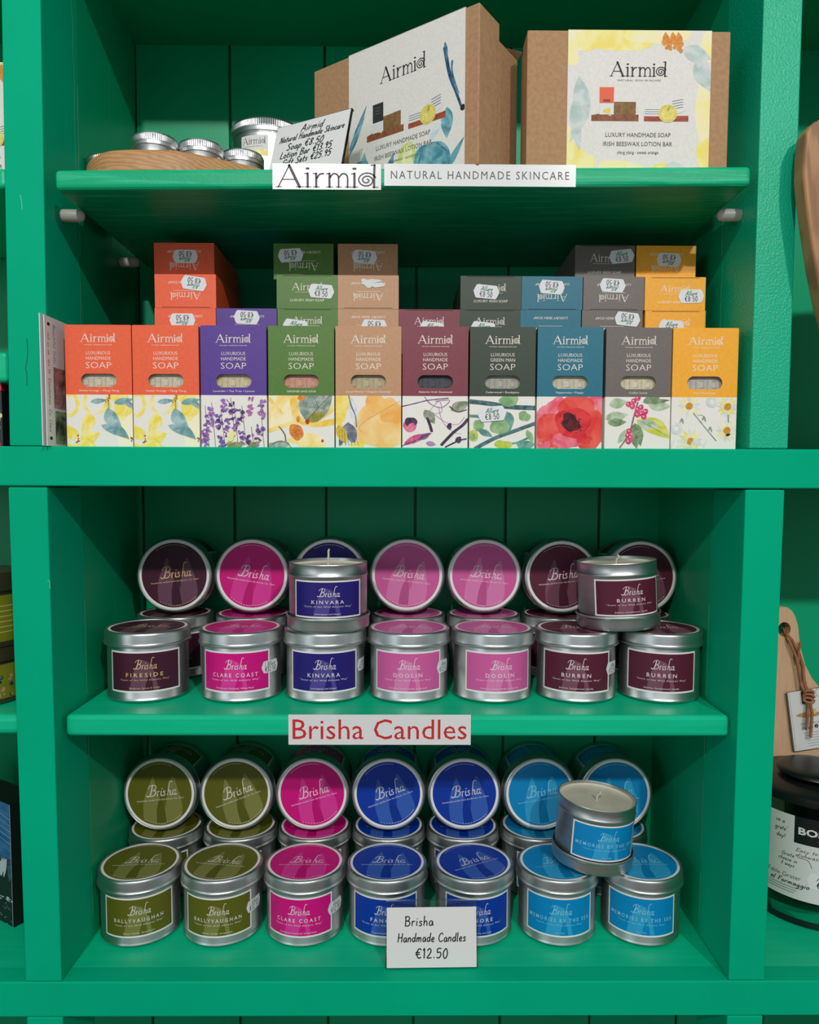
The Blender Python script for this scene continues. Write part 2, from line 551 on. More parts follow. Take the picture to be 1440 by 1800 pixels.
class CV:
    """a flat sheet being printed: shapes in u,v metres, each laid a hair above the one before"""

    def __init__(s, dl=0.000004, l0=0.00003):
        s.it = []
        s.L = l0
        s.dl = dl
        s.T = [(0.0, 0.0, 0.0, 1.0, 1.0)]

    def push(s, cx, cy, ang=0.0, sx=1.0, sy=None):
        s.T.append((cx, cy, ang, sx, sx if sy is None else sy))

    def pop(s):
        s.T.pop()

    def tf(s, p):
        x, y = p
        for cx, cy, a, sx, sy in reversed(s.T):
            x, y = x * sx, y * sy
            x, y = x * cos(a) - y * sin(a) + cx, x * sin(a) + y * cos(a) + cy
        return x, y

    def raw(s, vs, fs, M, same=False):
        if not same:
            s.L += s.dl
        s.it.append(([s.tf(v) for v in vs], fs, M, s.L))

    def rect(s, x0, y0, x1, y1, M):
        s.raw([(x0, y0), (x1, y0), (x1, y1), (x0, y1)], [(0, 1, 2, 3)], M)

    def poly(s, pts, M):
        s.raw(pts, [tuple(range(len(pts)))], M)

    def fan(s, c, pts, M):
        n = len(pts)
        s.raw([c] + list(pts), [(0, 1 + i, 1 + (i + 1) % n) for i in range(n)], M)

    def ell(s, cx, cy, rx, ry, M, ang=0.0, n=28, jit=0.0, seed=0):
        r = random.Random(seed)
        ph = [r.uniform(0, 6.28) for _ in range(3)]
        pts = []
        for i in range(n):
            a = 2 * pi * i / n
            k = 1 + jit * (sin(2 * a + ph[0]) * .5 + sin(3 * a + ph[1]) * .35 + sin(5 * a + ph[2]) * .25)
            x, y = rx * k * cos(a), ry * k * sin(a)
            pts.append((cx + x * cos(ang) - y * sin(ang), cy + x * sin(ang) + y * cos(ang)))
        s.fan((cx, cy), pts, M)

    def ring(s, cx, cy, r0, r1, M, n=56):
        vs = [(cx + r * cos(2 * pi * i / n), cy + r * sin(2 * pi * i / n)) for r in (r0, r1) for i in range(n)]
        s.raw(vs, [(i, (i + 1) % n, n + (i + 1) % n, n + i) for i in range(n)], M)

    def leaf(s, p0, p1, w, M, bend=0.0, n=9):
        x0, y0 = p0
        dx, dy = p1[0] - x0, p1[1] - y0
        vs, fs = [], []
        for i in range(n + 1):
            t = i / n
            h = w * sin(pi * t ** .8) * .5
            b = bend * sin(pi * t)
            cx, cy = x0 + dx * t - dy * b, y0 + dy * t + dx * b
            l = sqrt(dx * dx + dy * dy)
            nx, ny = -dy / l, dx / l
            vs += [(cx + nx * h, cy + ny * h), (cx - nx * h, cy - ny * h)]
        for i in range(n):
            fs.append((2 * i, 2 * i + 1, 2 * i + 3, 2 * i + 2))
        s.raw(vs, fs, M)

    def stroke(s, pts, w, M, smooth=True, w1=None, same=False, n=6):
        p = spline(pts, n) if smooth else list(pts)
        vs, fs = [], []
        N = len(p)
        # slightly long ends
        e = w * 0.3
        d0 = Vector((p[0][0] - p[1][0], p[0][1] - p[1][1]))
        d1 = Vector((p[-1][0] - p[-2][0], p[-1][1] - p[-2][1]))
        if d0.length > 1e-9 and d1.length > 1e-9:
            d0.normalize(); d1.normalize()
            p = [(p[0][0] + d0.x * e, p[0][1] + d0.y * e)] + p + [(p[-1][0] + d1.x * e, p[-1][1] + d1.y * e)]
            N += 2
        for i, (x, y) in enumerate(p):
            a, b = p[max(i - 1, 0)], p[min(i + 1, N - 1)]
            dx, dy = b[0] - a[0], b[1] - a[1]
            l = sqrt(dx * dx + dy * dy) or 1
            ww = w if w1 is None else w + (w1 - w) * i / (N - 1)
            if i in (0, N - 1):
                ww *= .55
            h = ww * .5
            vs += [(x - dy / l * h, y + dx / l * h), (x + dy / l * h, y - dx / l * h)]
        for i in range(N - 1):
            fs.append((2 * i, 2 * i + 1, 2 * i + 3, 2 * i + 2))
        s.raw(vs, fs, M, same)

    def text(s, cx, cy, t, cap, M, width=None, spacing=1.0, bold=0.0, ang=0.0, left=False):
        vs, fs = glyph_mesh(t, spacing, bold)
        x0, x1 = min(v[0] for v in vs), max(v[0] for v in vs)
        k = cap / CAPH
        kx = k if width is None else width / (x1 - x0)
        ox = x0 if left else (x0 + x1) / 2
        s.push(cx, cy, ang)
        s.raw([((v[0] - ox) * kx, v[1] * k - cap / 2) for v in vs], fs, M)
        s.pop()

    def strokes(s, L, cx, cy, h, w, M, x0, x1, k=1.0, n=6):
        """a drawn logo, its extent x0..x1 fitted to width w, unit height to h"""
        s.push(cx - w / 2, cy - h / 2)
        sx, sy = w / (x1 - x0), h
        s.L += s.dl
        for pts, wd in L:
            s.stroke([((p[0] - x0) * sx, p[1] * sy) for p in pts], wd * k * (sx + sy) / 2, M, same=True, n=n)
        s.pop()

    def airmid(s, cx, cy, h, w, M, k=1.0):
        s.strokes(AIRMID, cx, cy, h, w, M, -.1, 3.78, k)

    def brisha(s, cx, cy, h, w, M, k=1.0):
        s.strokes(SCRIPT, cx, cy, h, w, M, -.12, 2.46, k, n=5)

    def hand(s, cx, cy, t, h, M, pen=None, width=None, slant=0.15, ang=0.0, left=False, jit=0.03):
        r = random.Random(sum(map(ord, t)))
        x, L = 0.0, []
        for ch in t:
            adv, st = HAND.get(ch, HAND[' '])
            dy = r.uniform(-jit, jit)
            for q in st:
                L.append([(x + a + b * slant, b + dy) for a, b in q])
            x += adv + 0.1
        tw = x - .1
        k = h if width is None else width / tw
        s.push(cx, cy, ang)
        s.L += s.dl
        for q in L:
            s.stroke([((a - (0 if left else tw / 2)) * k, (b - .5) * h) for a, b in q], pen or h * .11, M, same=True, n=4)
        s.pop()

    def emit(s, mb, mapf, clip=None, step=None):
        for vs, fs, M, L in s.it:
            bm = bmesh.new()
            bv = [bm.verts.new((x, y, 0)) for x, y in vs]
            for f in fs:
                try:
                    bm.faces.new([bv[i] for i in f])
                except ValueError:
                    pass
            if clip:
                u0, v0, u1, v1 = clip
                for co, no in (((u0, 0, 0), (-1, 0, 0)), ((u1, 0, 0), (1, 0, 0)), ((0, v0, 0), (0, -1, 0)), ((0, v1, 0), (0, 1, 0))):
                    g = list(bm.verts) + list(bm.edges) + list(bm.faces)
                    if g:
                        bmesh.ops.bisect_plane(bm, geom=g, plane_co=co, plane_no=no, clear_outer=True)
            if step and bm.verts:
                xs = [v.co.x for v in bm.verts]
                k = math.ceil(min(xs) / step)
                while k * step < max(xs):
                    g = list(bm.verts) + list(bm.edges) + list(bm.faces)
                    bmesh.ops.bisect_plane(bm, geom=g, plane_co=(k * step, 0, 0), plane_no=(1, 0, 0))
                    k += 1
            bm.normal_update()
            for f in bm.faces:
                if f.normal.z < 0:
                    f.normal_flip()
            bm.verts.index_update()
            mb.add([mapf(v.co.x, v.co.y, L) for v in bm.verts], [tuple(v.index for v in f.verts) for f in bm.faces], M)
            bm.free()


def front_map(ox, oy, oz):
    return lambda u, v, w: (ox + u, oy - w, oz + v)


def top_map(oz):
    return lambda u, v, w: (u, v, oz + w)


def cyl_map(R, z0):
    return lambda u, v, w: ((R + w) * sin(u / R), -(R + w) * cos(u / R), z0 + v)


# ================================================================== THE SHELVING UNIT
XL, XR, PW, DEP = -0.3225, 0.3145, 0.0360, 0.229
Z_MID = P(710, 787, 0).z
Z_MIDB = P(710, 856.5, 0).z
Z_BOT = P(710, 1725, 0).z
Z_BOTB = P(710, 1786, 0).z
Z_TOP = P(500, 81, DEP).z
Z_SH1 = 1.6898
Z_SH2 = P(710, 1258, .014).z
SEAM = 0.071

unit = thing('shelving_unit', 'large green painted wooden shelving unit with square compartments and grooved plank back', 'shelving', (0, 0, 0))


def line(x0, x1, z0=1.8235, z1=1.434):
    return lambda z: x0 + (x1 - x0) * (z - z0) / (z1 - z0)


EDGE = {'LU': (line(-.3536, -.3583), line(-.3194, -.3231)), 'LL': (line(-.3608, -.3587, 1.398, .929), line(-.3253, -.3245, 1.398, .929)),
        'RU': (line(.3158, .3160), line(.3505, .3514)), 'RL': (line(.3137, .3125, 1.398, .929), line(.3498, .3470, 1.398, .929))}


def post_box(mb, e, y0, y1, z0, z1, M):
    a, b = e
    mb.prism([(a(z0), z0), (b(z0), z0), (b(z1), z1), (a(z1), z1)], y0, y1, M)


def upright(eu, el, M=M_PAINT, marks=False):
    mb = MB()
    post_box(mb, el, 0, SEAM, 0.0, Z_BOTB - .0008, M_PAINT)
    post_box(mb, el, 0, SEAM, Z_BOT + .0004, Z_MIDB - .0012, M_PAINT)
    post_box(mb, eu, 0, SEAM, Z_MID + .0004, 2.3, M)
    if marks:
        cv = CV()
        for a in (((47, 595), (49, 620), (46, 642), (44.5, 648)), ((44.5, 648), (47, 656), (47.5, 678))):
            cv.stroke([(P(x, y, 0).x, P(x, y, 0).z) for x, y in a], .0006, M_CRACK)
        for a in (((36, 343), (38, 355), (39, 368)), ((84, 1022), (87, 1021), (88, 1035))):
            cv.stroke([(P(x, y, 0).x, P(x, y, 0).z) for x, y in a], .0005, M_SCRATCH)
        cv.emit(mb, front_map(0, 0, 0))
    return mb.build('upright', unit, bevel=0.0012)


upright(EDGE['LU'], EDGE['LL'], marks=True)
upright(EDGE['RU'], EDGE['RL'], M_PAINT_ROUGH)
K = lambda v: (lambda z: v)
upright((K(-1.03), K(-.995)), (K(-1.03), K(-.995)))
upright((K(.99), K(1.025)), (K(.99), K(1.025)))


def side_panel(eu, el, scratch=None):
    mb = MB()
    for e, z0, z1 in ((el, Z_BOT, Z_MIDB), (eu, Z_MID, Z_TOP)):
        post_box(mb, e, SEAM + .0004, .150, z0, z1, M_PAINT_IN)
        post_box(mb, e, .1506, DEP, z0, z1, M_PAINT_IN)
        if scratch:
            X, sg = (e[1], 1) if scratch == 'r' else (e[0], -1)
            r = random.Random(3)
            z = z0 + .02
            while z < z1 - .03:
                l = r.uniform(.03, .11)
                if r.random() < .75:
                    w = r.uniform(.0006, .0010)
                    zz = min(z + l, z1 - .01)
                    mb.add([(X(z) + sg * .0003, SEAM, z), (X(z) + sg * .0003, SEAM + w, z), (X(zz) + sg * .0003, SEAM + w, zz), (X(zz) + sg * .0003, SEAM, zz)], [(0, 1, 2, 3)], M_SCRATCH)
                z += l + r.uniform(.0, .03)
    if scratch == 'r':
        # long jagged runs where the paint has split, in the upper compartments
        X = eu[1]
        for pts, w in (([(.060, 1.90), (.058, 1.87), (.062, 1.84), (.061, 1.82), (.064, 1.79), (.063, 1.75), (.066, 1.69)], .0007),
                       ([(.074, 1.585), (.077, 1.555), (.080, 1.52), (.081, 1.47)], .0005)):
            for (a, za), (b, zb) in zip(pts, pts[1:]):
                mb.add([(X(za) + .0003, a, za), (X(za) + .0003, a + w, za), (X(zb) + .0003, b + w, zb), (X(zb) + .0003, b, zb)], [(0, 1, 2, 3)], M_SCRATCH)
    mb.build('side_panel', unit)


side_panel(EDGE['LU'], EDGE['LL'], 'r')
side_panel(EDGE['RU'], EDGE['RL'], 'l')
side_panel((K(-1.03), K(-.995)), (K(-1.03), K(-.995)))
side_panel((K(.99), K(1.025)), (K(.99), K(1.025)))


def rail(z0, z1):
    mb = MB()
    mb.box(-1.03, 1.025, -.0006, .022, z0, z1, M_PAINT)
    mb.build('rail', unit, bevel=0.0014)


rail(Z_MIDB, Z_MID)
rail(Z_BOTB, Z_BOT)
rail(Z_TOP + .012, Z_TOP + .07)


def board(z0, z1, nm):
    mb = MB()
    for a, b in ((-.995, XL - PW), (XL, XR), (XR + PW, .99)):
        mb.box(a - .006, b + .006, .022, DEP, z0, z1, M_PAINT_SHELF)
    mb.build(nm, unit)


board(Z_MIDB + .0005, Z_MID - .0003, 'fixed_shelf')
board(Z_BOTB + .0005, Z_BOT - .0003, 'fixed_shelf')
mb = MB()
for a, b in ((-.995, XL - PW), (XL, XR), (XR + PW, .99)):
    mb.box(a - .006, b + .006, .0, DEP, Z_TOP, Z_TOP + .03, M_PAINT_IN)
mb.build('top_board', unit)

# grooved plank back
mb = MB()
g = [P(x, 950, DEP).x for x in (413, 574, 730, 888.5, 1053)]
sp = (g[-1] - g[0]) / 4
xs = [g[0] - sp * k for k in range(7, 0, -1)] + g + [g[-1] + sp * k for k in range(1, 8)]
xs = [x for x in xs if -1.03 < x < 1.025]
xs = [-1.03] + xs + [1.025]
for a, b in zip(xs, xs[1:]):
    mb.box(a + .0014, b - .0014, DEP, DEP + .012, 0.02, 2.28, M_PAINT_IN)
mb.box(-1.03, 1.025, DEP + .009, DEP + .016, 0.02, 2.28, M_PAINT_IN)
mb.build('back_panel', unit, bevel=.0012)

# shelf pegs
def peg(px, py, Y, sgn):
    p = P(px, py, Y)
    e = EDGE['LU'][1] if sgn > 0 else EDGE['RU'][0]
    X = e(p.z)
    p.z = min(p.z, z1(X) - (SH1[0][1] - SH1[3][1]) - .0058)
    mb = MB()
    prof = [(.0005, 0), (.0054, .0002), (.0056, .003), (.0056, .0165), (.0046, .0195), (.0022, .0212), (.0, .0214)]
    mb.lathe(prof, M_PEG, 20)
    o = mb.build('shelf_peg', unit, smooth=40, loc=(X, Y, p.z))
    o.rotation_euler = (0, sgn * pi / 2, 0)
    o['label'] = 'off-white plastic peg'


# loose shelves on pegs
def shelf(label, pts, Yf, Yb, M, name='loose_shelf', r=.004):
    (x0, zt0), (x1, zt1), (x1b, zb1), (x0b, zb0) = pts
    mb = MB()
    vs = [(x0, Yf, zb0), (x1, Yf, zb1), (x1, Yb, zb1), (x0, Yb, zb0), (x0, Yf, zt0), (x1, Yf, zt1), (x1, Yb, zt1), (x0, Yb, zt0)]
    mb.add(vs, [(0, 3, 2, 1), (4, 5, 6, 7), (0, 1, 5, 4), (1, 2, 6, 5), (2, 3, 7, 6), (3, 0, 4, 7)], M)
    o = mb.build(name, None, bevel=r)
    return tag(o, label, 'shelf', None)


Y1F = -.012
_p = [P(x, y, Y1F) for x, y in ((95, 297), (1322, 291), (1320, 326), (97, 333))]
SH1 = [(p.x, p.z) for p in _p]
shelf('loose green wooden shelf with grained front edge holding gift boxes above the soap', SH1, Y1F, .222, M_PAINT_GRAIN)
SLOPE1 = (SH1[1][1] - SH1[0][1]) / (SH1[1][0] - SH1[0][0])


def z1(x):
    return SH1[0][1] + (x - SH1[0][0]) * SLOPE1


peg(139, 377, .034, 1)
peg(1268, 378, .034, -1)
peg(221, 446, .178, 1)

SH2 = [(XL + .0015, Z_SH2), (XR - .0022, Z_SH2), (XR - .0022, Z_SH2 - .0205), (XL + .0015, Z_SH2 - .0205)]
shelf('loose green wooden shelf carrying the upper display of candle tins', SH2, .014, .222, M_PAINT_SHELF)

# shelves of the neighbouring bays
shelf('green shelf end seen left of the upright at gift box height', [(-.98, 1.686), (-.3600, 1.686), (-.3600, 1.668), (-.98, 1.668)], .012, .22, M_PAINT_SHELF)
zq = P(7, 617, .0).z
shelf('green shelf end left of the upright above a black and red box', [(-.98, zq), (-.3600, zq), (-.3600, zq - .027), (-.98, zq - .027)], .004, .22, M_PAINT_SHELF)
shelf('green shelf with rounded corner left of the upright under mustard tins', [(-.98, Z_SH2), (-.3640, Z_SH2), (-.3640, Z_SH2 - .0195), (-.98, Z_SH2 - .0195)], .014, .22, M_PAINT_SHELF, r=.006)

# the shop behind everything
mb = MB()
mb.box(-4, 4, -5, .26, -.05, 0, mat('shop_floor', (118, 104, 92), .6))
tag(mb.build('floor'), 'plain brown shop floor', 'floor', kind='structure')
mb = MB()
mb.box(-4, 4, .26, .34, 0, 3.0, mat('shop_wall', (205, 203, 196), .8))
tag(mb.build('wall_back'), 'off-white shop wall behind the shelving', 'wall', kind='structure')

# ================================================================== SOAP BOXES
BW, BH, BT = 0.0604, 0.1103, 0.033
SPLIT = 0.0476


def stadium(cx, cy, hw, hh, n=14, k=14):
    pts = []
    for i in range(n + 1):
        a = -pi / 2 + pi * i / n
        pts.append((cx + hw - hh + hh * cos(a), cy + hh * sin(a)))
    for i in range(1, k):
        pts.append((cx + (hw - hh) * (1 - 2 * i / k), cy + hh))
    for i in range(n + 1):
        a = pi / 2 + pi * i / n
        pts.append((cx - hw + hh + hh * cos(a), cy + hh * sin(a)))
    for i in range(1, k):
        pts.append((cx - (hw - hh) * (1 - 2 * i / k), cy - hh))
    return pts


def rect_hit(cx, cy, px, py, x0, y0, x1, y1):
    dx, dy = px - cx, py - cy
    t = 1e9
    if dx > 1e-9: t = min(t, (x1 - cx) / dx)
    if dx < -1e-9: t = min(t, (x0 - cx) / dx)
    if dy > 1e-9: t = min(t, (y1 - cy) / dy)
    if dy < -1e-9: t = min(t, (y0 - cy) / dy)
    return cx + dx * t, cy + dy * t


def wc(name, c1, c2, sc=110, lo=.38, hi=.62):
    return wash('wash_' + name, c1, c2, sc, lo, hi)


def art_citrus(c):
    Y1 = wc('yellow', (240, 214, 60), (246, 232, 150))
    TE = wc('teal_leaf', (104, 150, 150), (170, 196, 196))
    OR = wc('orange_heart', (206, 120, 40), (150, 84, 40), 400)
    YP = wc('pale_yellow', (248, 240, 190), (244, 236, 214))
    c.ell(.95, .35, .16, .75, YP, jit=.2, seed=3)
    c.stroke([(.02, .98), (.12, 1.0), (.17, .82), (.1, .62), (.0, .6)], .06, Y1)
    c.stroke([(.3, .98), (.27, .8), (.34, .66)], .05, Y1)
    c.leaf((.36, .66), (.22, .28), .2, Y1, .1)
    c.leaf((.95, .98), (.62, .95), .25, Y1)
    c.leaf((.62, .98), (.42, .62), .12, Y1, .25)
    c.ell(.85, .72, .12, .22, Y1, jit=.3, seed=4)
    c.leaf((.12, .12), (.02, .42), .2, Y1)
    c.leaf((.2, .14), (.5, .26), .26, Y1)
    c.leaf((.18, .08), (.46, -.02), .2, Y1)
    c.leaf((.05, .06), (-.1, -.1), .3, Y1)
    c.leaf((.1, .05), (.2, -.1), .2, Y1)
    c.leaf((.36, .86), (.62, .9), .1, TE)
    c.leaf((.72, .84), (1.02, .92), .13, TE)
    c.leaf((.86, .92), (1.04, .72), .1, TE)
    c.stroke([(.64, .9), (.65, .7), (.75, .5), (.93, .16)], .018, TE)
    c.leaf((.62, .74), (.84, .34), .22, TE, -.1)
    c.leaf((.52, .42), (.95, .14), .2, TE, .1)
    r = random.Random(2)
    for cx, cy in ((.63, .93), (.17, .16), (.98, .12)):
        for k in range(9):
            c.ell(cx + r.uniform(-.035, .035), cy + r.uniform(-.08, .06), .012, .016, OR, n=8)


def art_lavender(c):
    cols = [wc('lav1', (96, 62, 140), (140, 104, 176), 500), wc('lav2', (132, 84, 160), (178, 132, 196), 500), wc('lav3', (60, 44, 96), (90, 70, 120), 500), wc('lav4', (166, 84, 160), (190, 120, 180), 500)]
    GR = wc('herb', (120, 130, 80), (160, 160, 110), 300)
    DK = wc('dark_stem', (58, 50, 72), (86, 78, 90), 300)
    YE = wc('pale_lemon', (238, 226, 140), (246, 240, 200))
    r = random.Random(11)
    for x, y0, y1 in ((.06, .1, .8), (.16, .1, .86), (.3, .2, .7), (.45, .4, .95), (.5, .2, .84), (.62, .25, .8), (.9, .1, .9), (.76, .0, .4)):
        c.stroke([(x + .06, y0 - .2), (x, y1)], .008, DK, smooth=False)
    for x, y0, y1, k in ((.08, .1, .62, 0), (.14, .3, .84, 1), (.27, .35, .68, 0), (.36, .66, .92, 1), (.48, .62, .86, 2), (.4, .2, .55, 0), (.52, .3, .6, 1), (.6, .5, .72, 2), (.76, .62, .95, 3), (.92, .55, .92, 1), (.9, .22, .5, 0), (.05, .02, .3, 1), (.3, .0, .22, 0), (.62, .05, .3, 0), (.74, .0, .3, 2), (.86, .02, .25, 3)):
        for i in range(int((y1 - y0) * 46)):
            y = y0 + (y1 - y0) * r.random()
            c.ell(x + r.uniform(-.045, .045), y, r.uniform(.010, .034), r.uniform(.014, .046), cols[k if r.random() < .7 else r.randrange(4)], ang=r.uniform(-1, 1), n=9, jit=.3, seed=i)
    c.ell(.45, .22, .06, .1, YE, jit=.3, seed=2)
    c.ell(.5, .04, .1, .08, GR, jit=.4, seed=8)
    c.leaf((.7, .0), (.9, .12), .08, GR)


def art_garden(c):
    YE = wc('amber', (240, 196, 70), (248, 226, 150), 70)
    YL = wc('honey', (248, 214, 120), (250, 236, 196), 60)
    GR = wc('sage', (120, 140, 124), (176, 184, 176), 160)
    OL = wc('moss', (120, 130, 50), (170, 160, 70), 160)
    RD = wc('red_berry', (196, 64, 36), (150, 50, 40), 500)
    OR = wc('berry_orange', (230, 150, 60), (214, 120, 44), 300)
    DK = wc('umber', (96, 86, 70), (130, 110, 80), 300)
    c.ell(.1, .72, .3, .4, YL, jit=.3, seed=1)
    c.stroke([(.38, 1), (.4, .75), (.45, .55), (.7, .45), (1, .5)], .12, YE)
    c.stroke([(.0, .32), (.2, .4), (.42, .5)], .08, YE)
    c.stroke([(.0, .95), (.1, .8), (.2, .66)], .06, YE)
    c.stroke([(1, .8), (.92, .7), (.75, .56)], .1, YE)
    c.ell(.6, .12, .3, .14, YL, jit=.4, seed=5)
    c.leaf((.56, .52), (.98, 1.08), .5, GR, .1)
    c.leaf((.6, .5), (.86, .7), .18, OL)
    c.stroke([(.6, .55), (.78, .8), (.95, 1.02)], .012, DK)
    for p in ((.7, .95), (.62, .78), (.9, .72)):
        c.stroke([p, (.76, .78)], .008, DK, smooth=False)
    c.ell(.42, .3, .1, .17, OR, .2, jit=.12, seed=7)
    for k in range(14):
        a = k * 2.4
        c.ring(.42 + .07 * sqrt(k / 14) * cos(a), .3 + .12 * sqrt(k / 14) * sin(a), .01, .016, RD, 10)
    c.ell(.59, .5, .035, .05, RD, n=14, jit=.1)
    c.ell(.45, .55, .03, .06, OR, n=14, jit=.1)
    c.ell(.82, .13, .02, .03, RD, n=10)
    c.ell(.5, .96, .06, .06, OR, jit=.2)
    c.stroke([(.16, .4), (.24, .26), (.26, .12)], .02, DK)
    c.ell(.14, .03, .16, .1, GR, jit=.3, seed=2)
    c.stroke([(.02, .02), (.12, .1), (.26, .1), (.34, .0)], .012, DK)


def art_honey(c):
    OR = wc('honey_orange', (244, 190, 110), (248, 214, 150), 50)
    OD = wc('deep_honey', (240, 170, 80), (246, 196, 116), 60)
    YE = wc('bright_yellow', (240, 206, 60), (248, 226, 130), 70)
    BL = wc('slate_blue', (84, 92, 110), (140, 146, 158), 160)
    GD = wc('gold', (206, 168, 30), (230, 196, 60), 200)
    LN = wc('sepia', (150, 120, 80), (190, 150, 100), 200)
    c.ell(.72, .45, .42, .5, OR, jit=.12, seed=3)
    c.ell(.6, .85, .14, .2, OD, jit=.2, seed=4)
    c.ell(.85, .7, .2, .25, OD, jit=.3, seed=9)
    c.stroke([(.4, .3), (.36, .4), (.5, .56), (.7, .7), (.98, .9)], .008, LN)
    c.ell(.06, .8, .16, .3, YE, jit=.25, seed=2)
    c.stroke([(.02, .5), (.1, .4), (.06, .2)], .07, YE)
    c.leaf((.24, .98), (.3, .4), .12, wc('mist', (196, 198, 204), (226, 226, 228)))
    c.stroke([(.2, 1), (.24, .8), (.3, .62), (.32, .4)], .02, BL)
    c.leaf((.2, .5), (.06, .02), .14, BL)
    c.leaf((.2, .48), (.28, .04), .18, BL)
    c.leaf((.04, .44), (.16, .06), .16, GD)
    c.ell(.34, .06, .1, .08, YE, jit=.4, seed=1)
    for k in range(7):
        c.stroke([(.06 + .035 * k, .36), (.05 + .05 * k, .04)], .008, BL, smooth=False)


def art_seaweed(c):
    PU = wc('plum', (96, 56, 100), (150, 100, 150), 160)
    DK = wc('aubergine', (50, 36, 62), (84, 60, 90), 160)
    MG = wc('magenta_bud', (196, 60, 120), (230, 130, 160), 160)
    GR = wc('grey_green', (120, 130, 104), (170, 170, 150), 160)
    LI = wc('lilac', (170, 120, 170), (200, 160, 196), 160)
    c.stroke([(0, .8), (.2, .86), (.4, .92), (.7, .96)], .022, PU)
    c.stroke([(.34, .98), (.44, .84), (.6, .78), (.72, .92), (.5, .9)], .014, PU)
    c.stroke([(.42, .72), (.56, .9), (.6, .7), (.46, .66)], .012, LI)
    c.stroke([(.5, .64), (.66, .5), (.85, .46), (.95, .6)], .012, LI)
    c.stroke([(.55, .8), (.62, .5), (.8, .3), (.9, .28)], .012, LI)
    c.leaf((.34, .74), (.5, .46), .16, GR)
    c.ell(.43, .6, .06, .1, GR, jit=.2, seed=2)
    c.stroke([(.38, .58), (.42, .45), (.45, .32)], .045, DK)
    c.leaf((.74, .72), (1.02, .9), .2, GR)
    c.stroke([(.72, .8), (.84, .7), (.98, .74)], .02, DK)
    c.ell(.12, .44, .1, .14, MG, jit=.1, seed=1)
    c.ell(.13, .5, .09, .1, DK, jit=.15, seed=4)
    c.ell(.14, .4, .06, .08, MG, jit=.15, seed=6)
    c.leaf((.02, .06), (.46, .28), .14, MG, .05)
    c.leaf((.26, .16), (.44, .3), .1, PU)
    c.stroke([(.0, .04), (.2, .14), (.42, .28)], .014, DK)
    c.stroke([(.6, .06), (.78, .3), (.92, .44), (1, .56)], .05, DK)
    c.stroke([(.66, .02), (.86, .14), (.98, .18)], .03, DK)
    c.ell(.72, .42, .04, .06, DK, jit=.2)
    c.ell(.86, .16, .05, .06, DK, jit=.2)
    c.leaf((.36, .1), (.52, .06), .1, LI)


def art_eucalyptus(c):
    TE = wc('sea_green', (60, 120, 112), (120, 166, 150), 120)
    DK = wc('deep_teal', (44, 80, 88), (90, 124, 124), 160)
    GR = wc('leaf_green', (116, 160, 110), (160, 190, 140), 120)
    LI = wc('lime', (176, 190, 60), (206, 206, 100), 160)
    c.stroke([(0, .9), (.3, .86), (.6, .8), (1, .78)], .09, DK)
    c.stroke([(.0, .62), (.2, .6), (.5, .46)], .06, TE)
    c.stroke([(.1, .0), (.4, .2), (.7, .34), (1, .48)], .07, DK)
    c.stroke([(.5, .1), (.7, .1), (.9, .2)], .04, TE)
    c.ell(.6, .92, .14, .12, GR, jit=.15, seed=1)
    c.ell(.56, .5, .12, .2, TE, jit=.12, seed=2)
    c.ell(.46, .42, .14, .16, GR, jit=.12, seed=3)
    c.ell(.14, .44, .08, .12, GR, jit=.1, seed=4)
    c.ell(.06, .24, .08, .11, LI, jit=.1, seed=5)
    c.ell(.05, .22, .05, .06, GR, jit=.1, seed=6)
    c.ell(.52, .07, .13, .09, LI, jit=.2, seed=7)
    c.ell(.86, .06, .12, .1, TE, jit=.2, seed=8)
    c.leaf((.14, .36), (.36, .22), .12, TE)
    c.ell(.84, .62, .09, .1, GR, jit=.2, seed=9)
    c.leaf((.88, .36), (.98, .1), .1, GR)


def art_poppy(c):
    RE = wc('poppy', (222, 56, 52), (236, 96, 84), 70)
    PK = wc('poppy_pink', (232, 84, 110), (240, 140, 150), 70)
    RD = wc('poppy_deep', (206, 30, 44), (226, 60, 60), 90)
    BK = wc('poppy_heart', (48, 16, 24), (110, 24, 32), 160)
    c.ell(.12, .4, .2, .5, PK, jit=.25, seed=1)
    c.ell(.3, .74, .16, .26, PK, jit=.25, seed=2)
    c.ell(.94, .86, .16, .3, PK, jit=.25, seed=3)
    c.ell(.3, .36, .3, .36, RE, jit=.14, seed=4)
    c.ell(.62, .76, .3, .28, RE, jit=.14, seed=5)
    c.ell(.78, .36, .28, .38, RE, jit=.14, seed=6)
    c.ell(.45, .14, .2, .16, PK, jit=.3, seed=7)
    c.ell(.56, .5, .25, .32, RD, jit=.2, seed=8)
    c.ell(.72, .2, .12, .12, RD, jit=.3, seed=9)
    c.ell(.52, .5, .14, .17, BK, jit=.3, seed=10)
    r = random.Random(4)
    for k in range(26):
        a = r.uniform(0, 6.28)
        d = r.uniform(.1, .2)
        c.ell(.52 + d * cos(a), .5 + d * 1.2 * sin(a), r.uniform(.004, .016), r.uniform(.006, .02), BK, n=8)
    for k in range(16):
        c.ell(r.random(), r.random() * .3, .012, .016, RE, n=8)
    c.ell(.16, .06, .06, .08, PK, jit=.2)


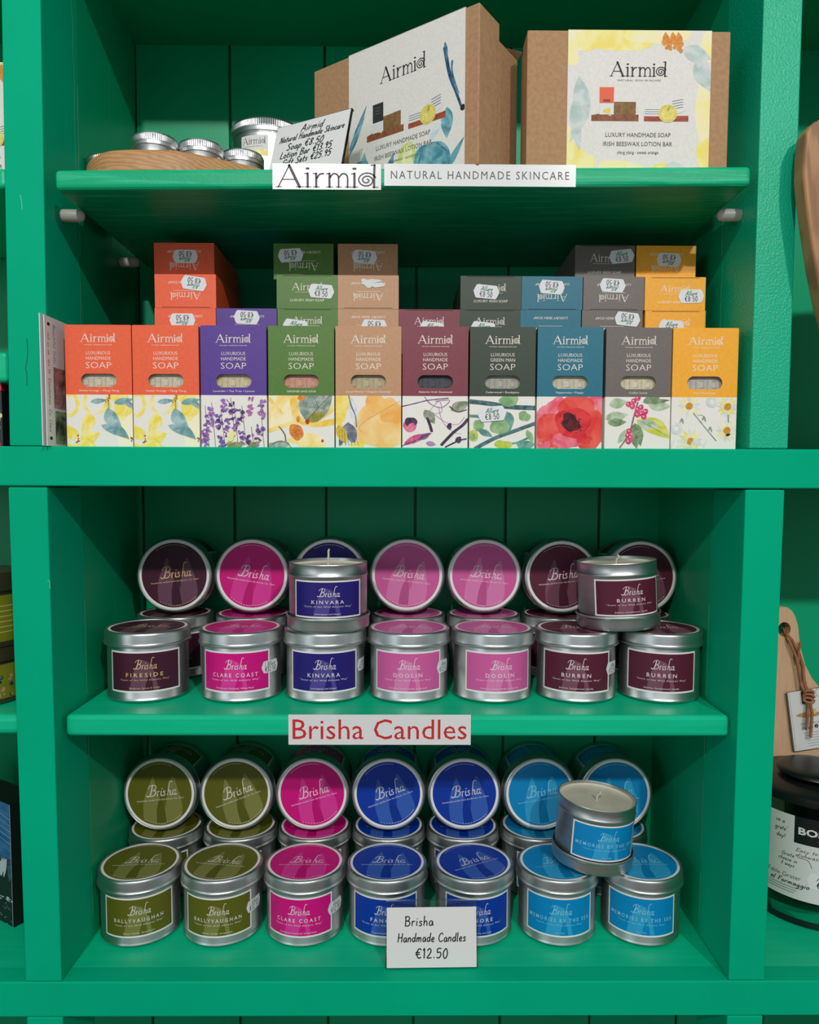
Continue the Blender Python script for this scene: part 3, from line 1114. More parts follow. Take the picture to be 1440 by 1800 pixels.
def art_coffee(c):
    GR = wc('coffee_leaf', (96, 122, 84), (150, 170, 130), 140)
    PG = wc('pale_leaf', (150, 174, 136), (196, 206, 180), 140)
    LI = wc('lime_leaf', (196, 200, 60), (220, 216, 120), 120)
    BE = wc('berry', (206, 36, 96), (226, 90, 130), 300)
    BR = wc('twig', (120, 90, 80), (160, 130, 116), 200)
    c.leaf((.06, .84), (.34, .92), .2, PG)
    c.leaf((.0, .58), (.36, .66), .2, PG)
    c.leaf((.04, .5), (.34, .52), .16, GR)
    c.leaf((.58, .9), (.84, 1.0), .16, GR)
    c.leaf((.66, .84), (1.02, .82), .2, PG)
    c.leaf((.6, .9), (1.0, .94), .1, GR)
    c.leaf((.48, .56), (1.02, .18), .3, LI, .1)
    c.leaf((.5, .5), (.84, .44), .2, PG)
    c.leaf((.46, .5), (.56, .05), .18, GR)
    c.leaf((.4, .4), (.2, .1), .14, PG)
    c.leaf((.44, .3), (.5, .0), .12, GR)
    c.stroke([(.5, .9), (.44, .6), (.38, .3), (.24, .02)], .026, BR)
    c.stroke([(.52, .55), (.75, .4), (.98, .24)], .012, GR)
    for x, y in ((.36, .86), (.44, .92), (.42, .82), (.5, .98), (.5, .76), (.56, .68), (.62, .72), (.6, .62), (.5, .66), (.55, .8), (.38, .34), (.36, .26), (.4, .22), (.37, .14)):
        c.ell(x, y, .045, .055, BE, n=16, jit=.08)
        c.ell(x - .01, y + .01, .012, .014, M_WHITE, n=8)


def art_daisy(c):
    GR = wc('stalk', (112, 140, 116), (150, 170, 150), 160)
    YE = wc('petal', (236, 226, 160), (240, 234, 206), 120)
    OR = wc('daisy_heart', (222, 156, 40), (196, 130, 30), 400)
    LI = wc('petal_lime', (226, 214, 110), (238, 230, 170), 120)
    GY = wc('petal_shade', (206, 212, 206), (226, 228, 222), 120)
    c.stroke([(.26, .8), (.4, .6), (.56, .36), (.7, .16)], .02, GR)
    c.stroke([(.86, .8), (.88, .5), (.86, .3)], .02, GR)
    c.stroke([(.4, .64), (.46, .66), (.5, .62)], .012, GR)
    for cx, cy, R, m_ in ((.27, .83, .19, YE), (.86, .82, .17, LI), (.3, .15, .2, LI), (.86, .36, .17, YE), (.08, .4, .1, GY), (.62, .92, .1, GY)):
        for k in range(13):
            a = k * 2 * pi / 13 + .2
            c.leaf((cx + .04 * cos(a), cy + .05 * sin(a)), (cx + R * cos(a), cy + R * 1.25 * sin(a)), .06, m_ if k % 3 else GY)
    for cx, cy in ((.27, .83), (.86, .82), (.3, .15), (.86, .36)):
        c.ell(cx, cy, .055, .068, OR, n=18, jit=.06)
    for x, y in ((.16, .6), (.5, .64), (.6, .44)):
        c.leaf((x, y), (x + .03, y - .12), .03, GR)
        c.leaf((x, y), (x - .03, y - .1), .02, GR)
    for k in range(6):
        c.leaf((.1 * k, .02), (.1 * k + .06, .2), .03, GY)
    c.leaf((.84, .26), (.92, .3), .05, M_INK)


def sticker_shape():
    w, h = .0128, .0066
    return [(-w, 0), (-w * .93, h * .35), (-w * .9, h * .5), (-w * .8, h * .92), (-w * .72, h), (w * .72, h), (w * .8, h * .92), (w * .9, h * .5), (w * .93, h * .35), (w, 0),
            (w * .93, -h * .35), (w * .9, -h * .5), (w * .8, -h * .92), (w * .72, -h), (-w * .72, -h), (-w * .8, -h * .92), (-w * .9, -h * .5), (-w * .93, -h * .35)]


def sticker_mesh(price='\u20ac8\u00b750', torn=False):
    mb = MB()
    cv = CV()
    if torn:
        r = random.Random(9)
        cv.fan((0, 0), [((.014 * (1 + r.uniform(-.35, .15))) * cos(a * .2618), (.0048 * (1 + r.uniform(-.4, .2))) * sin(a * .2618)) for a in range(24)], M_WHITE)
    else:
        cv.poly(sticker_shape(), M_STICK)
        cv.hand(-.0002, .0030, 'Allure', .0044, M_STICKGREEN, pen=.0006, width=.0115, slant=.45)
        cv.hand(.0, -.0025, price, .0049, M_INK, pen=.0006, width=.0125, slant=.0, jit=.0)
    cv.emit(mb, front_map(0, 0, 0))
    return mb.mesh('price_sticker')


STICK = sticker_mesh()
TORN = sticker_mesh(torn=True)

FLAV = {
    'orange': dict(c=(232, 92, 50), word='HANDMADE', line='Sweet Orange \u2022 Ylang Ylang', art=art_citrus, soap=(206, 198, 172)),
    'purple': dict(c=(82, 48, 138), word='HANDMADE', line='Lavender \u2022 Tea Tree \u2022 Lemon', art=art_lavender, soap=(208, 194, 158)),
    'green': dict(c=(76, 116, 38), word='HANDMADE', line='GARDENER HAND SCRUB', art=art_garden, soap=(206, 150, 124)),
    'beige': dict(c=(184, 138, 100), word='HANDMADE', line='Local Honey \u2022 Organic Oatmeal', art=art_honey, soap=(186, 172, 134)),
    'maroon': dict(c=(122, 48, 62), word='HANDMADE', line='Atlantic Irish Seaweed', art=art_seaweed, soap=(58, 60, 66)),
    'forest': dict(c=(46, 60, 44), word='GREEN MAN', line='Cedarwood \u2022 Eucalyptus', art=art_eucalyptus, soap=(170, 168, 154)),
    'teal': dict(c=(14, 104, 124), word='HANDMADE', line='Peppermint \u2022 Poppy', art=art_poppy, soap=(204, 196, 172)),
    'grey': dict(c=(104, 96, 90), word='HANDMADE', line='Coffee Scrub', art=art_coffee, soap=(214, 204, 172)),
    'yellow': dict(c=(240, 166, 34), word='HANDMADE', line='Pure Chamomile', art=art_daisy, soap=(190, 182, 170)),
}
for k, d in FLAV.items():
    d['m'] = noisy('carton_' + k, d['c'], tuple(min(255, v * 1.03 + 2) for v in d['c']), nscale=300, rough=0.42, spec=0.45)
    d['sm'] = noisy('soap_' + k, d['soap'], tuple(v * .9 for v in d['soap']), nscale=240, rough=.5, hi=.75)


def standing_mesh(key):
    """carton of an upright box: base at z=0, front face at y=0"""
    d = FLAV[key]
    M = d['m']
    mb = MB()
    h = BW / 2
    hw, hh, hy = .0163, .0060, .0607
    # back, sides, top, bottom
    mb.add([(-h, BT, 0), (h, BT, 0), (h, BT, BH), (-h, BT, BH)], [(1, 0, 3, 2)], M)
    for s in (-1, 1):
        mb.add([(s * h, 0, SPLIT), (s * h, BT, SPLIT), (s * h, BT, BH), (s * h, 0, BH)], [(0, 1, 2, 3) if s > 0 else (3, 2, 1, 0)], M)
        mb.add([(s * h, 0, 0), (s * h, BT, 0), (s * h, BT, SPLIT), (s * h, 0, SPLIT)], [(0, 1, 2, 3) if s > 0 else (3, 2, 1, 0)], M_ART)
    mb.add([(-h, 0, BH), (h, 0, BH), (h, BT, BH), (-h, BT, BH)], [(0, 1, 2, 3)], M)
    mb.add([(-h, 0, 0), (h, 0, 0), (h, BT, 0), (-h, BT, 0)], [(3, 2, 1, 0)], M_ART)
    # a lid flap standing slightly proud
    mb.box(-h + .0006, h - .0006, .0004, BT - .001, BH, BH + .0005, M)
    # front with a rounded window
    st = stadium(0, hy, hw, hh)
    n = len(st)
    out = [rect_hit(0, hy, x, y, -h, SPLIT, h, BH) for x, y in st]
    extra = [(h, SPLIT), (h, BH), (-h, BH), (-h, SPLIT)]
    vs = [(x, 0, z) for x, z in st] + [(x, 0, z) for x, z in out]
    fs = []
    for i in range(n):
        j = (i + 1) % n
        a, b = out[i], out[j]
        corner = None
        for e in extra:
            if (abs(a[0] - e[0]) < 1e-7 or abs(a[1] - e[1]) < 1e-7) and (abs(b[0] - e[0]) < 1e-7 or abs(b[1] - e[1]) < 1e-7) and abs(a[0] - b[0]) > 1e-7 and abs(a[1] - b[1]) > 1e-7:
                corner = e
        if corner:
            vs.append((corner[0], 0, corner[1]))
            fs.append((i, n + i, len(vs) - 1, n + j, j))
        else:
            fs.append((i, n + i, n + j, j))
    mb.add(vs, fs, M)
    # window thickness
    vs = [(x, 0, z) for x, z in st] + [(x, .0007, z) for x, z in st]
    mb.add(vs, [(i, (i + 1) % n, n + (i + 1) % n, n + i) for i in range(n)], M)
    mb.add([(-h, 0, 0), (h, 0, 0), (h, 0, SPLIT), (-h, 0, SPLIT)], [(0, 1, 2, 3)], M_ART)
    # artwork and print
    cv = CV()
    cv.push(-h, 0, 0, BW, SPLIT)
    d['art'](cv)
    cv.pop()
    cv.emit(mb, front_map(0, 0, 0), clip=(-h, 0, h, SPLIT))
    cv = CV()
    T = M_BOXTEXT
    cv.airmid(.0, .0990, .0074, .0326, T)
    cv.text(0, .0927, 'NATURAL HANDMADE SKINCARE', .0009, T, width=.025, spacing=1.1)
    cv.text(0, .0855, 'LUXURIOUS', .0030, T, width=.0217, bold=-.008)
    cv.text(0, .0807, d['word'], .0030, T, width=.0226, bold=-.008)
    cv.text(0, .0744, 'SOAP', .0056, T, width=.0232, bold=-.014)
    ln = d['line']
    cv.text(0, .0514, ln, .0017, T, width=min(.041, .0014 * len(ln)))
    cv.emit(mb, front_map(0, 0, 0))
    return mb.mesh('carton')


def soapbar_mesh(key):
    d = FLAV[key]
    mb = MB()
    w, t, hh = .026, .024, .048
    z0 = .0607 - hh / 2
    mb.box(-w, w, .0042, .0042 + t, z0, z0 + hh, d['sm'])
    # the maker's moulded relief, just the raised bars between its fields
    D = noisy('soap_relief_' + key, tuple(v * .93 for v in d['soap']), tuple(v * .86 for v in d['soap']), nscale=240, rough=.55)
    for x in (-.0065, .0045):
        mb.box(x - .0004, x + .0004, .0037, .0045, z0 + .004, z0 + hh - .004, D)
    for x in (-.013, -.001, .0105):
        mb.box(x - .002, x + .002, .0038, .0045, .0607 - .0042, .0607 - .0033, D)
        mb.box(x + .0012, x + .002, .0038, .0045, .0607 - .0033, .0607 + .002, D)
        mb.box(x - .002, x + .0012, .0038, .0045, .0607 + .0022, .0607 + .0030, D)
    return mb.mesh('soap_bar')


def end_mesh(key, flip):
    """a box lying flat, its printed end at y=0; base z=0"""
    d = FLAV[key]
    mb = MB()
    h = BW / 2
    mb.box(-h, h, 0, SPLIT + .0625, 0, BT - .0004, d['m'])
    # tuck-flap slot
    zz = .0007 if flip else BT - .0012
    mb.box(-h * .78, h * .78, -.0001, .001, zz - .0002, zz + .0002, mat('flap_slot', (30, 26, 22), .9))
    cv = CV()
    cv.push(0, BT / 2, pi if flip else 0)
    T = M_BOXTEXT
    cv.airmid(0, .0048, .0070, .0305, T, k=.9)
    cv.rect(-.012, -.0006, .012, -.00035, T)
    cv.text(0, -.0083, 'LUXURY IRISH SOAP', .0023, T, width=.0335)
    cv.pop()
    cv.emit(mb, front_map(0, 0, 0))
    return mb.mesh('carton')


FRONT = [
    ('orange', (112, 236), 'orange upright soap box at the left end, beside the leaflets'),
    ('orange', (229, 355), 'orange upright soap box between its orange twin and the purple one'),
    ('purple', (350, 472), 'purple upright soap box with lavender painting in the front row'),
    ('green', (470, 589.5), 'leaf green upright soap box with amber painting and pinkish soap'),
    ('beige', (590, 705.5), 'kraft beige upright soap box with orange honey painting in front row'),
    ('maroon', (707, 823.5), 'maroon upright soap box showing a nearly black soap bar'),
    ('forest', (825, 942), 'dark green upright soap box with a white price sticker on its artwork'),
    ('teal', (942, 1062), 'teal upright soap box with a big red poppy'),
    ('grey', (1062, 1182), 'grey upright soap box with pink coffee berries painted below'),
    ('yellow', (1182, 1296), 'golden yellow upright soap box with daisies, at the right end of the row'),
]
barm = {}
CARTON = {}
for key, (xl, xr), lab in FRONT:
    if key not in CARTON:
        CARTON[key] = standing_mesh(key)
        barm[key] = soapbar_mesh(key)
    xc = (xl + xr) / 2
    X = P(xc, 680, .010).x
    X = max(X, -.3142 + BW / 2)
    t = thing('soap_box', lab, 'soap box', (X, .010, Z_MID + .0003), (0, 0, 0), 'upright soap boxes in the front row')
    put('carton', CARTON[key], t)
    put('soap_bar', barm[key], t, bevel=.0)
    if key == 'forest':
        p = P(865, 728, .0095)
        s = put('price_sticker', STICK, t, loc=(p.x - X, -.0009, p.z - Z_MID))
        s.rotation_euler = (0, radians(-5), 0)
        s.scale = (1.03, 1, 1.03)

YS = 0.068
ZT = [Z_MID + .1075 + i * .0328 for i in range(3)]
NAMES = {'orange': 'orange', 'purple': 'purple', 'green': 'leaf green', 'beige': 'beige', 'maroon': 'maroon', 'forest': 'dark green', 'teal': 'teal', 'grey': 'grey', 'yellow': 'golden yellow'}
# key, tier (0 lowest seen), px span, flipped, sticker (px x, px y, angle, flipped) , label
STACK = [
    ('orange', 2, (271, 375.5), 1, (326, 451, 0, 1), 'orange soap box lying on top of the orange stack, in shadow'),
    ('orange', 1, (272, 379), 1, (341, 498, 8, 1), 'orange soap box lying in the middle of its stack, sticker near the right edge'),
    ('orange', 0, (271, 380), 1, (321, 563, 0, 1), 'orange soap box lying lowest, sticker cut off by the upright boxes'),
    ('purple', 0, (381.6, 486.5), 1, (434, 558, 3, 1), 'purple soap box lying flat behind the purple upright one'),
    ('green', 2, (482, 585), 1, (511, 449, -4, 1), 'leaf green soap box on top of its stack, print upside down'),
    ('green', 1, (488, 592), 0, (565, 512, 4, 0), 'leaf green soap box second in its stack, sticker by its right edge'),
    ('green', 0, (487.5, 593), 0, (520, 574, 8, 0), 'leaf green soap box lying lowest, its print the right way up'),
    ('beige', 2, (594.5, 699), 1, (641, 452, 4, 1), 'beige soap box in shadow on top of the beige stack'),
    ('beige', 1, (594.5, 700), 1, (655, 498, 5, 'torn'), 'beige soap box with a torn white sticker scrap'),
    ('beige', 0, (594.5, 700), 1, (658, 574, 2, 1), 'beige soap box lying lowest, sticker low at its right'),
    ('maroon', 0, (702, 807.6), 0, (760, 578, 6, 0), 'maroon soap box lying flat, alone behind the maroon upright one'),
    ('forest', 1, (812, 915), 0, (855, 513, 5, 0), 'dark green soap box on top of its two, sticker over the name'),
    ('forest', 0, (808.5, 915), 0, (850, 578, 6, 0), 'dark green soap box lying under its sticker-marked twin'),
    ('teal', 1, (919, 1023.7), 1, (970, 505, 4, 1), 'teal soap box with a price sticker, upper of the two lying'),
    ('teal', 0, (916, 1020.7), 1, None, 'teal soap box lying without sticker, lower of the two'),
    ('grey', 2, (1011.5, 1117), 0, (1093, 451, -6, 0), 'dark grey soap box on top, print upright, sticker at its right edge'),
    ('grey', 1, (1027.7, 1132), 1, (1077, 502, 3, 1), 'grey soap box in the middle of the grey stack, sticker centred'),
    ('grey', 0, (1024, 1130), 1, (1103, 561, 6, 1), 'grey soap box lying lowest, sticker towards its right side'),
    ('yellow', 2, (1119.5, 1224.7), 1, (1176, 457, 3, 1), 'golden yellow soap box on top, in shadow, print upside down'),
    ('yellow', 1, (1136, 1240), 0, (1215, 521, -2, 0), 'golden yellow soap box half lit, sticker at its lower right'),
    ('yellow', 0, (1136, 1240), 0, (1180, 575, 2, 0), 'golden yellow soap box lying lowest behind the upright yellow one'),
]
ENDS = {}


def lying(key, tier_z, X, flip, lab, grp, sz=1.0, Y=YS):
    if (key, flip) not in ENDS:
        ENDS[(key, flip)] = end_mesh(key, flip)
    t = thing('soap_box', lab, 'soap box', (X, Y, tier_z), (0, 0, 0), grp)
    c = put('carton', ENDS[(key, flip)], t)
    c.scale = (1, 1, sz)
    return t


colx = {}
for key, tier, (xl, xr), flip, st, lab in STACK:
    z = ZT[tier]
    YT = YS + (.017 if tier == 2 else 0)
    X = P((xl + xr) / 2, 540 - 58 * tier, YT).x
    t = lying(key, z, X, flip, lab, 'soap boxes lying in stacks behind', sz=1.09 if tier == 2 else 1.0, Y=YT)
    if tier == 0:
        colx[key] = X
    if st:
        sx, sy, ang, fl = st
        p = P(sx, sy, YT)
        o = put('price_sticker', TORN if fl == 'torn' else STICK, t, loc=(p.x - X, -.00045, min(max(p.z - z, .004), BT - .006)))
        o.rotation_euler = (0, radians(ang) + (pi if fl == 1 else 0), 0)
# the boxes those stacks stand on
for key, X in colx.items():
    for k in range(3):
        lying(key, Z_MID + .0003 + k * .0358, X, 0, NAMES[key] + ' soap box low in its stack, hidden behind the upright row', 'soap boxes under the ' + NAMES[key] + ' stack', sz=1.085)

# leaflets at the left
def leaflet(Xa, Ya, Xb, Yb, h, lab, front):
    mb = MB()
    w = sqrt((Xb - Xa) ** 2 + (Yb - Ya) ** 2)
    mb.box(0, w, 0, .0008, 0, h, M_WHITE)
    if front:
        cv = CV()
        cv.rect(w * .20, h * .30, w * .5, h * .62, wc('photo_pink', (196, 140, 136), (90, 70, 76), 90))
        cv.rect(w * .22, h * .02, w * .5, h * .28, wc('photo_green', (60, 66, 48), (150, 160, 120), 90))
        cv.ell(w * .28, h * .52, w * .06, h * .07, wc('photo_skin', (206, 150, 140), (170, 104, 104), 90))
        cv.hand(w * .10, h * .5, 'Visit us on Main St, Ennistymon, Co. Clare', .0042, M_GREYINK, pen=.0005, width=h * .78, slant=.1, ang=-pi / 2)
        cv.hand(w * .24, h * .8, 'Beautiful Gifts', .0042, M_GREYINK, pen=.0004, width=h * .3, slant=.1, ang=-pi / 2)
        for v in (.93, .05):
            cv.leaf((w * .07, h * v), (w * .11, h * (v + .025)), .003, M_INK)
            cv.leaf((w * .13, h * v), (w * .09, h * (v + .025)), .003, M_INK)
        cv.emit(mb, front_map(0, 0, 0))
    o = mb.build('leaflet', None, loc=(Xa, Ya, Z_MID + .0003))
    o.rotation_euler = (0, 0, atan2(Yb - Ya, Xb - Xa))
    return tag(o, lab, 'leaflet', 'leaflets beside the soap boxes')


leaflet(-.3206, -.0065, -.3168, .060, .1160, 'shop leaflet with photos and a handwritten address, facing the orange soap box', True)
leaflet(-.3238, -.0080, -.3200, .060, .1172, 'plain white back of a leaflet leaning against the left side panel', False)

# ================================================================== CANDLE TINS
RB, RL, RBEAD, TH = 0.0403, 0.0426, 0.0437, 0.0712


def tinbody_mesh():
    mb = MB()
    prof = [(.0, .0006), (.036, .0006), (.0375, 0), (.0392, .0004), (.0404, .0016), (.0412, .0030), (.0408, .0042), (RB, .0052), (RB, .0560), (.0399, .0575), (.0397, .064)]
    mb.lathe(prof, M_SILVER, 80)
    return mb.mesh('tin_body', 35)


def lid_mesh():
    mb = MB()
    prof = [(.0415, .0566), (.0434, .0564), (RBEAD, .0573), (.0436, .0584), (.0429, .0592), (RL, .0606), (RL, .0682), (.0423, .0698), (.0415, .0708), (.0405, .0712), (.0401, .0709), (.0400, .0705), (.0, .0705)]
    mb.lathe(prof, M_SILVER, 80)
    return mb.mesh('lid', 35)


def under_lid_mesh():
    """the lid put upside down under an opened tin"""
    mb = MB()
    prof = [(.0, .0007), (.0400, .0007), (.0405, 0), (.0416, .0004), (.0423, .0014), (RL, .0030), (RL, .0106), (.0429, .0120), (.0436, .0128), (RBEAD, .0139), (.0434, .0148), (.0420, .0146), (.0418, .0030), (.0, .0028)]
    mb.lathe(prof, M_SILVER, 80)
    return mb.mesh('lid', 35)


def openbody_mesh():
    mb = MB()
    prof = [(.0, .0036), (.0385, .0036), (.0400, .0042), (RB, .0052), (RB, .0540), (.0411, .0552), (.0413, .0562), (.0410, .0572), (.0404, .0582), (.0404, .0665), (.0408, .0675), (.0406, .0683), (.0400, .0681), (.0397, .0670), (.0397, .0600), (.0, .0600)]
    mb.lathe(prof, M_SILVER, 80)
    return mb.mesh('tin_body', 35)


def wax_mesh():
    mb = MB()
    prof = [(.0, .0625), (.010, .0626), (.030, .0628), (.0375, .0632), (.0394, .0642), (.0396, .0650), (.0396, .0605), (.0, .0602)]
    mb.lathe(prof, M_WAX, 64)
    return mb.mesh('wax', 50)


def wick_mesh(curl):
    mb = MB()
    if curl:
        pts = [(0, 0, .062), (0, 0, .0665), (.001, -.001, .0695), (.003, -.002, .071), (.0015, -.002, .0735), (.001, -.0025, .0725)]
    else:
        pts = [(0, 0, .062), (0, 0, .070), (.0004, 0, .075), (.0002, 0, .0785), (.0010, 0, .0805), (.0014, 0, .0808)]
    mb.tube(pts, .0011, M_WICK, 8)
    return mb.mesh('wick', 60)


SC = {
    'fireside': dict(c=(66, 22, 44), name='FIRESIDE', line='Bergamot, Spices & Cedar', ink='gold'),
    'clare': dict(c=(206, 8, 122), name='CLARE COAST', line='Cardamom, Patchouli, White Musk', ink='pale'),
    'kinvara': dict(c=(34, 24, 112), name='KINVARA', line='Lemongrass and Ginger', ink='pale'),
    'doolin': dict(c=(206, 90, 154), name='DOOLIN', line='Coconut, Sweet Vanilla & Caramel', ink='pale'),
    'burren': dict(c=(88, 28, 50), name='BURREN', line='Jasmine, Sandalwood, Vanilla', ink='pale'),
    'bally': dict(c=(92, 94, 20), name='BALLYVAUGHAN', line='Sweet Vanilla, Grapefruit', ink='pale'),
    'fanore': dict(c=(4, 54, 158), name='FANORE', line='Coastal Kelp and Salt', ink='pale'),
    'sea': dict(c=(0, 132, 190), name='MEMORIES BY THE SEA', line='Sea Salt', ink='soft'),
}
for k, d in SC.items():
    c = d['c']
    d['m'] = mat('label_' + k, c, 0.42, spec=.3)
    d['m2'] = mat('label_flame_' + k, mix(c, (255, 255, 255), .19), 0.42, spec=.3)
    d['m3'] = mat('label_flame_soft_' + k, mix(c, (0, 0, 0), .10), 0.42, spec=.3)
    d['t'] = M_GOLD if d['ink'] == 'gold' else (M_PALE if d['ink'] == 'pale' else mat('label_soft_print_' + k, mix(c, (255, 255, 255), .55), .4))
M_RING = mat('label_white_border', (236, 232, 228), .35)


def label_mesh(key):
    d = SC[key]
    cv = CV(dl=.00001, l0=.00010)
    w, h = .0755, .0415
    cv.rect(-w / 2, 0, w / 2, h, M_RING)
    b = .0017
    cv.rect(-w / 2 + b, b, w / 2 - b, h - b, d['m'])
    # pale flame rising from the lower edge
    cv.poly([(-.0150, b), (-.0120, .016), (-.0070, .029), (-.0020, .0335), (.0040, .031), (.0100, .020), (.0135, b)], d['m2'])
    cv.poly([(.0, b), (.0022, .012), (.0046, .018), (.0078, .010), (.0088, b)], d['m'])
    T = d['t']
    cv.brisha(.001, .0283, .0088, .0225, T, k=.85)
    n = d['name']
    cv.text(0, .0178, n, .0038, T, width=min(.0035 * len(n) + .0085, .066), spacing=1.5, bold=.006)
    cv.text(0, .0128, '\u201cScent of the Wild Atlantic Way\u201d', .0016, T, width=.051, spacing=1.2)
    cv.text(0, .0046, d['line'], .0015, T, width=min(.00125 * len(d['line']), .042))
    mb = MB()
    cv.emit(mb, cyl_map(RB, 0), step=.004)
    return mb.mesh('label', 60)


def lidlabel_mesh(key):
    d = SC[key]
    cv = CV(dl=.000005, l0=.00004)
    cv.ell(0, 0, .0393, .0393, M_RING, n=72)
    cv.ell(0, 0, .0367, .0367, d['m'], n=72)
    cv.poly(spline([(-.021, -.0270), (-.019, -.006), (-.010, .014), (-.006, .020), (-.004, .010), (-.001, -.004), (.004, -.014), (.006, -.034), (-.006, -.0350)], 5), d['m2'])
    cv.poly(spline([(.0015, -.034), (.006, -.012), (.012, .010), (.017, .018), (.021, .004), (.024, -.010), (.023, -.027), (.012, -.033)], 5), d['m2'])
    cv.poly(spline([(-.006, -.0345), (-.005, -.018), (.0, -.004), (.004, -.016), (.005, -.0345)], 4), d['m3'])
    T = d['t']
    cv.brisha(.002, .0035, .0122, .0350, T, k=.85)
    cv.text(0, -.0068, 'Handmade candles from the Burren, Co. Clare', .0017, T, width=.054)
    for a0, a1 in ((62, 118), (235, 305)):
        for k in range(14):
            a = radians(a0 + (a1 - a0) * k / 13)
            e = radians((a1 - a0) / 13 * .6)
            r = .0343
            cv.stroke([(r * cos(a), r * sin(a)), (r * cos(a + e), r * sin(a + e))], .0004, T, smooth=False, same=k > 0)
    mb = MB()
    cv.emit(mb, top_map(.0705))
    return mb.mesh('lid_label')


def tinsticker_mesh():
    cv = CV(dl=.00001, l0=.00012)
    cv.push(0, 0, 0, .95, .95)
    cv.poly(sticker_shape(), M_STICK)
    cv.hand(0, .0030, 'Allure', .0042, M_STICKGREEN, pen=.0006, width=.0115, slant=.4)
    cv.hand(0, -.0025, '\u20ac12\u00b750', .005, M_INK, pen=.0006, width=.016, slant=0, jit=0)
    cv.pop()
    mb = MB()
    cv.emit(mb, cyl_map(RB, .034), step=.003)
    return mb.mesh('price_sticker', 60)


ME_BODY, ME_LID, ME_ULID, ME_OPEN, ME_WAX = tinbody_mesh(), lid_mesh(), under_lid_mesh(), openbody_mesh(), wax_mesh()
ME_TST = tinsticker_mesh()
for k in SC:
    SC[k]['lm'] = label_mesh(k)
    SC[k]['ll'] = lidlabel_mesh(k)


def tin(key, loc, lab, grp, face=0.0, text=0.0, rot=(0, 0, 0), sticker=None):
    t = thing('candle_tin', lab, 'candle', loc, rot, grp)
    b = put('tin_body', ME_BODY, t)
    l = put('lid', ME_LID, t)
    ll = put('lid_label', SC[key]['ll'], l)
    ll.rotation_euler = (0, 0, radians(text))
    lb = put('label', SC[key]['lm'], b, loc=(0, 0, .0110))
    lb.rotation_euler = (0, 0, face)
    if sticker is not None:
        s = put('price_sticker', ME_TST, b)
        s.rotation_euler = (0, 0, sticker)
    return t


def open_tin(key, loc, lab, face, tilt, curl):
    t = thing('open_candle_tin', lab, 'candle', loc, (0, radians(tilt), 0), 'opened tester candles')
    b = put('tin_body', ME_OPEN, t)
    put('wax', ME_WAX, t)
    put('wick', wick_mesh(curl), t)
    lb = put('label', SC[key]['lm'], b, loc=(0, 0, .0152))
    lb.rotation_euler = (0, 0, face)
    lb.scale = (1, 1, .90)
    put('lid', ME_ULID, t)['label'] = 'lid turned over beneath the tin'
    return t


def az(x, y, phi):
    """turn about Z so that a label faces someone in front, then phi degrees further towards +X"""
    return -atan2(x, DIST + y) + radians(phi)


FY = 0.0905
BY = 0.1785
LY = 0.1545
Z_SH2 += .0003
Z_BOT += .0003


def spread(xs, lo, hi, gap=2 * RBEAD + .0004):
    xs = list(xs)
    xs[-1] = min(xs[-1], hi - RBEAD)
    for i in range(len(xs) - 2, -1, -1):
        xs[i] = min(xs[i], xs[i + 1] - gap)
    xs[0] = max(xs[0], lo + RBEAD)
    for i in range(1, len(xs)):
        xs[i] = max(xs[i], xs[i - 1] + gap)
    return xs


# front row, middle shelf: colour key, left/right px of the lid bead, label turn, lid text turn, sticker side, label
MIDF = [
    ('fireside', 185, 337, -6.5, 4, None, 'candle tin with dark plum label standing at the left end of the upper display'),
    ('clare', 352, 501, -10.7, 6, 46, 'candle tin with magenta label and price sticker, standing on the upper candle shelf'),
    ('kinvara', 504, 650, -2.5, 0, 70, 'candle tin with navy label standing under the opened navy candle'),
    ('doolin', 651, 792, -1.5, -2, 62, 'candle tin with pink label centred on it, right beside the navy tins'),
    ('doolin', 794.5, 937, 12, -3, None, 'candle tin with pink label turned to the right, left of the burgundy tins'),
    ('burren', 940.6, 1086, 1.5, 4, 66, 'candle tin with burgundy label standing next to the pink one'),
    ('burren', 1086, 1232, 5, 2, None, 'candle tin with burgundy label at the right end of the upper display'),
]
XS = spread([P((r_[1] + r_[2]) / 2, 1125, FY).x for r_ in MIDF], -.3245, .3130)
for X, (key, xl, xr, phi, tx, stk, lab) in zip(XS, MIDF):
    tin(key, (X, FY, Z_SH2), lab, 'candle tins in front on the upper candle shelf', az(X, FY, phi), tx, sticker=None if stk is None else az(X, FY, stk))

MIDB = [
    ('fireside', 309, -11, 'plum labelled candle tin behind the left end, a plum tin lying on it'),
    ('clare', 446, -8, 'magenta labelled candle tin mostly hidden behind the magenta front tin'),
    ('kinvara', 590, 0, 'navy labelled candle tin hidden behind the navy pair'),
    ('doolin', 722, 0, 'pink candle tin behind the centred pink one, only its lid showing'),
    ('doolin', 853, 8, 'pink candle tin behind the right-turned pink one, only its lid showing'),
    ('burren', 984, 0, 'burgundy candle tin behind, lid half seen left of the opened burgundy candle'),
    ('burren', 1113, 0, 'burgundy candle tin behind, sliver of lid seen right of the opened one'),
]
XS = spread([P(r_[1], 1085, BY).x for r_ in MIDB], -.3245, .3130)
for X, (key, xc, phi, lab) in zip(XS, MIDB):
    tin(key, (X, BY, Z_SH2), lab, 'candle tins standing in back on the upper candle shelf', az(X, BY, phi), 0)


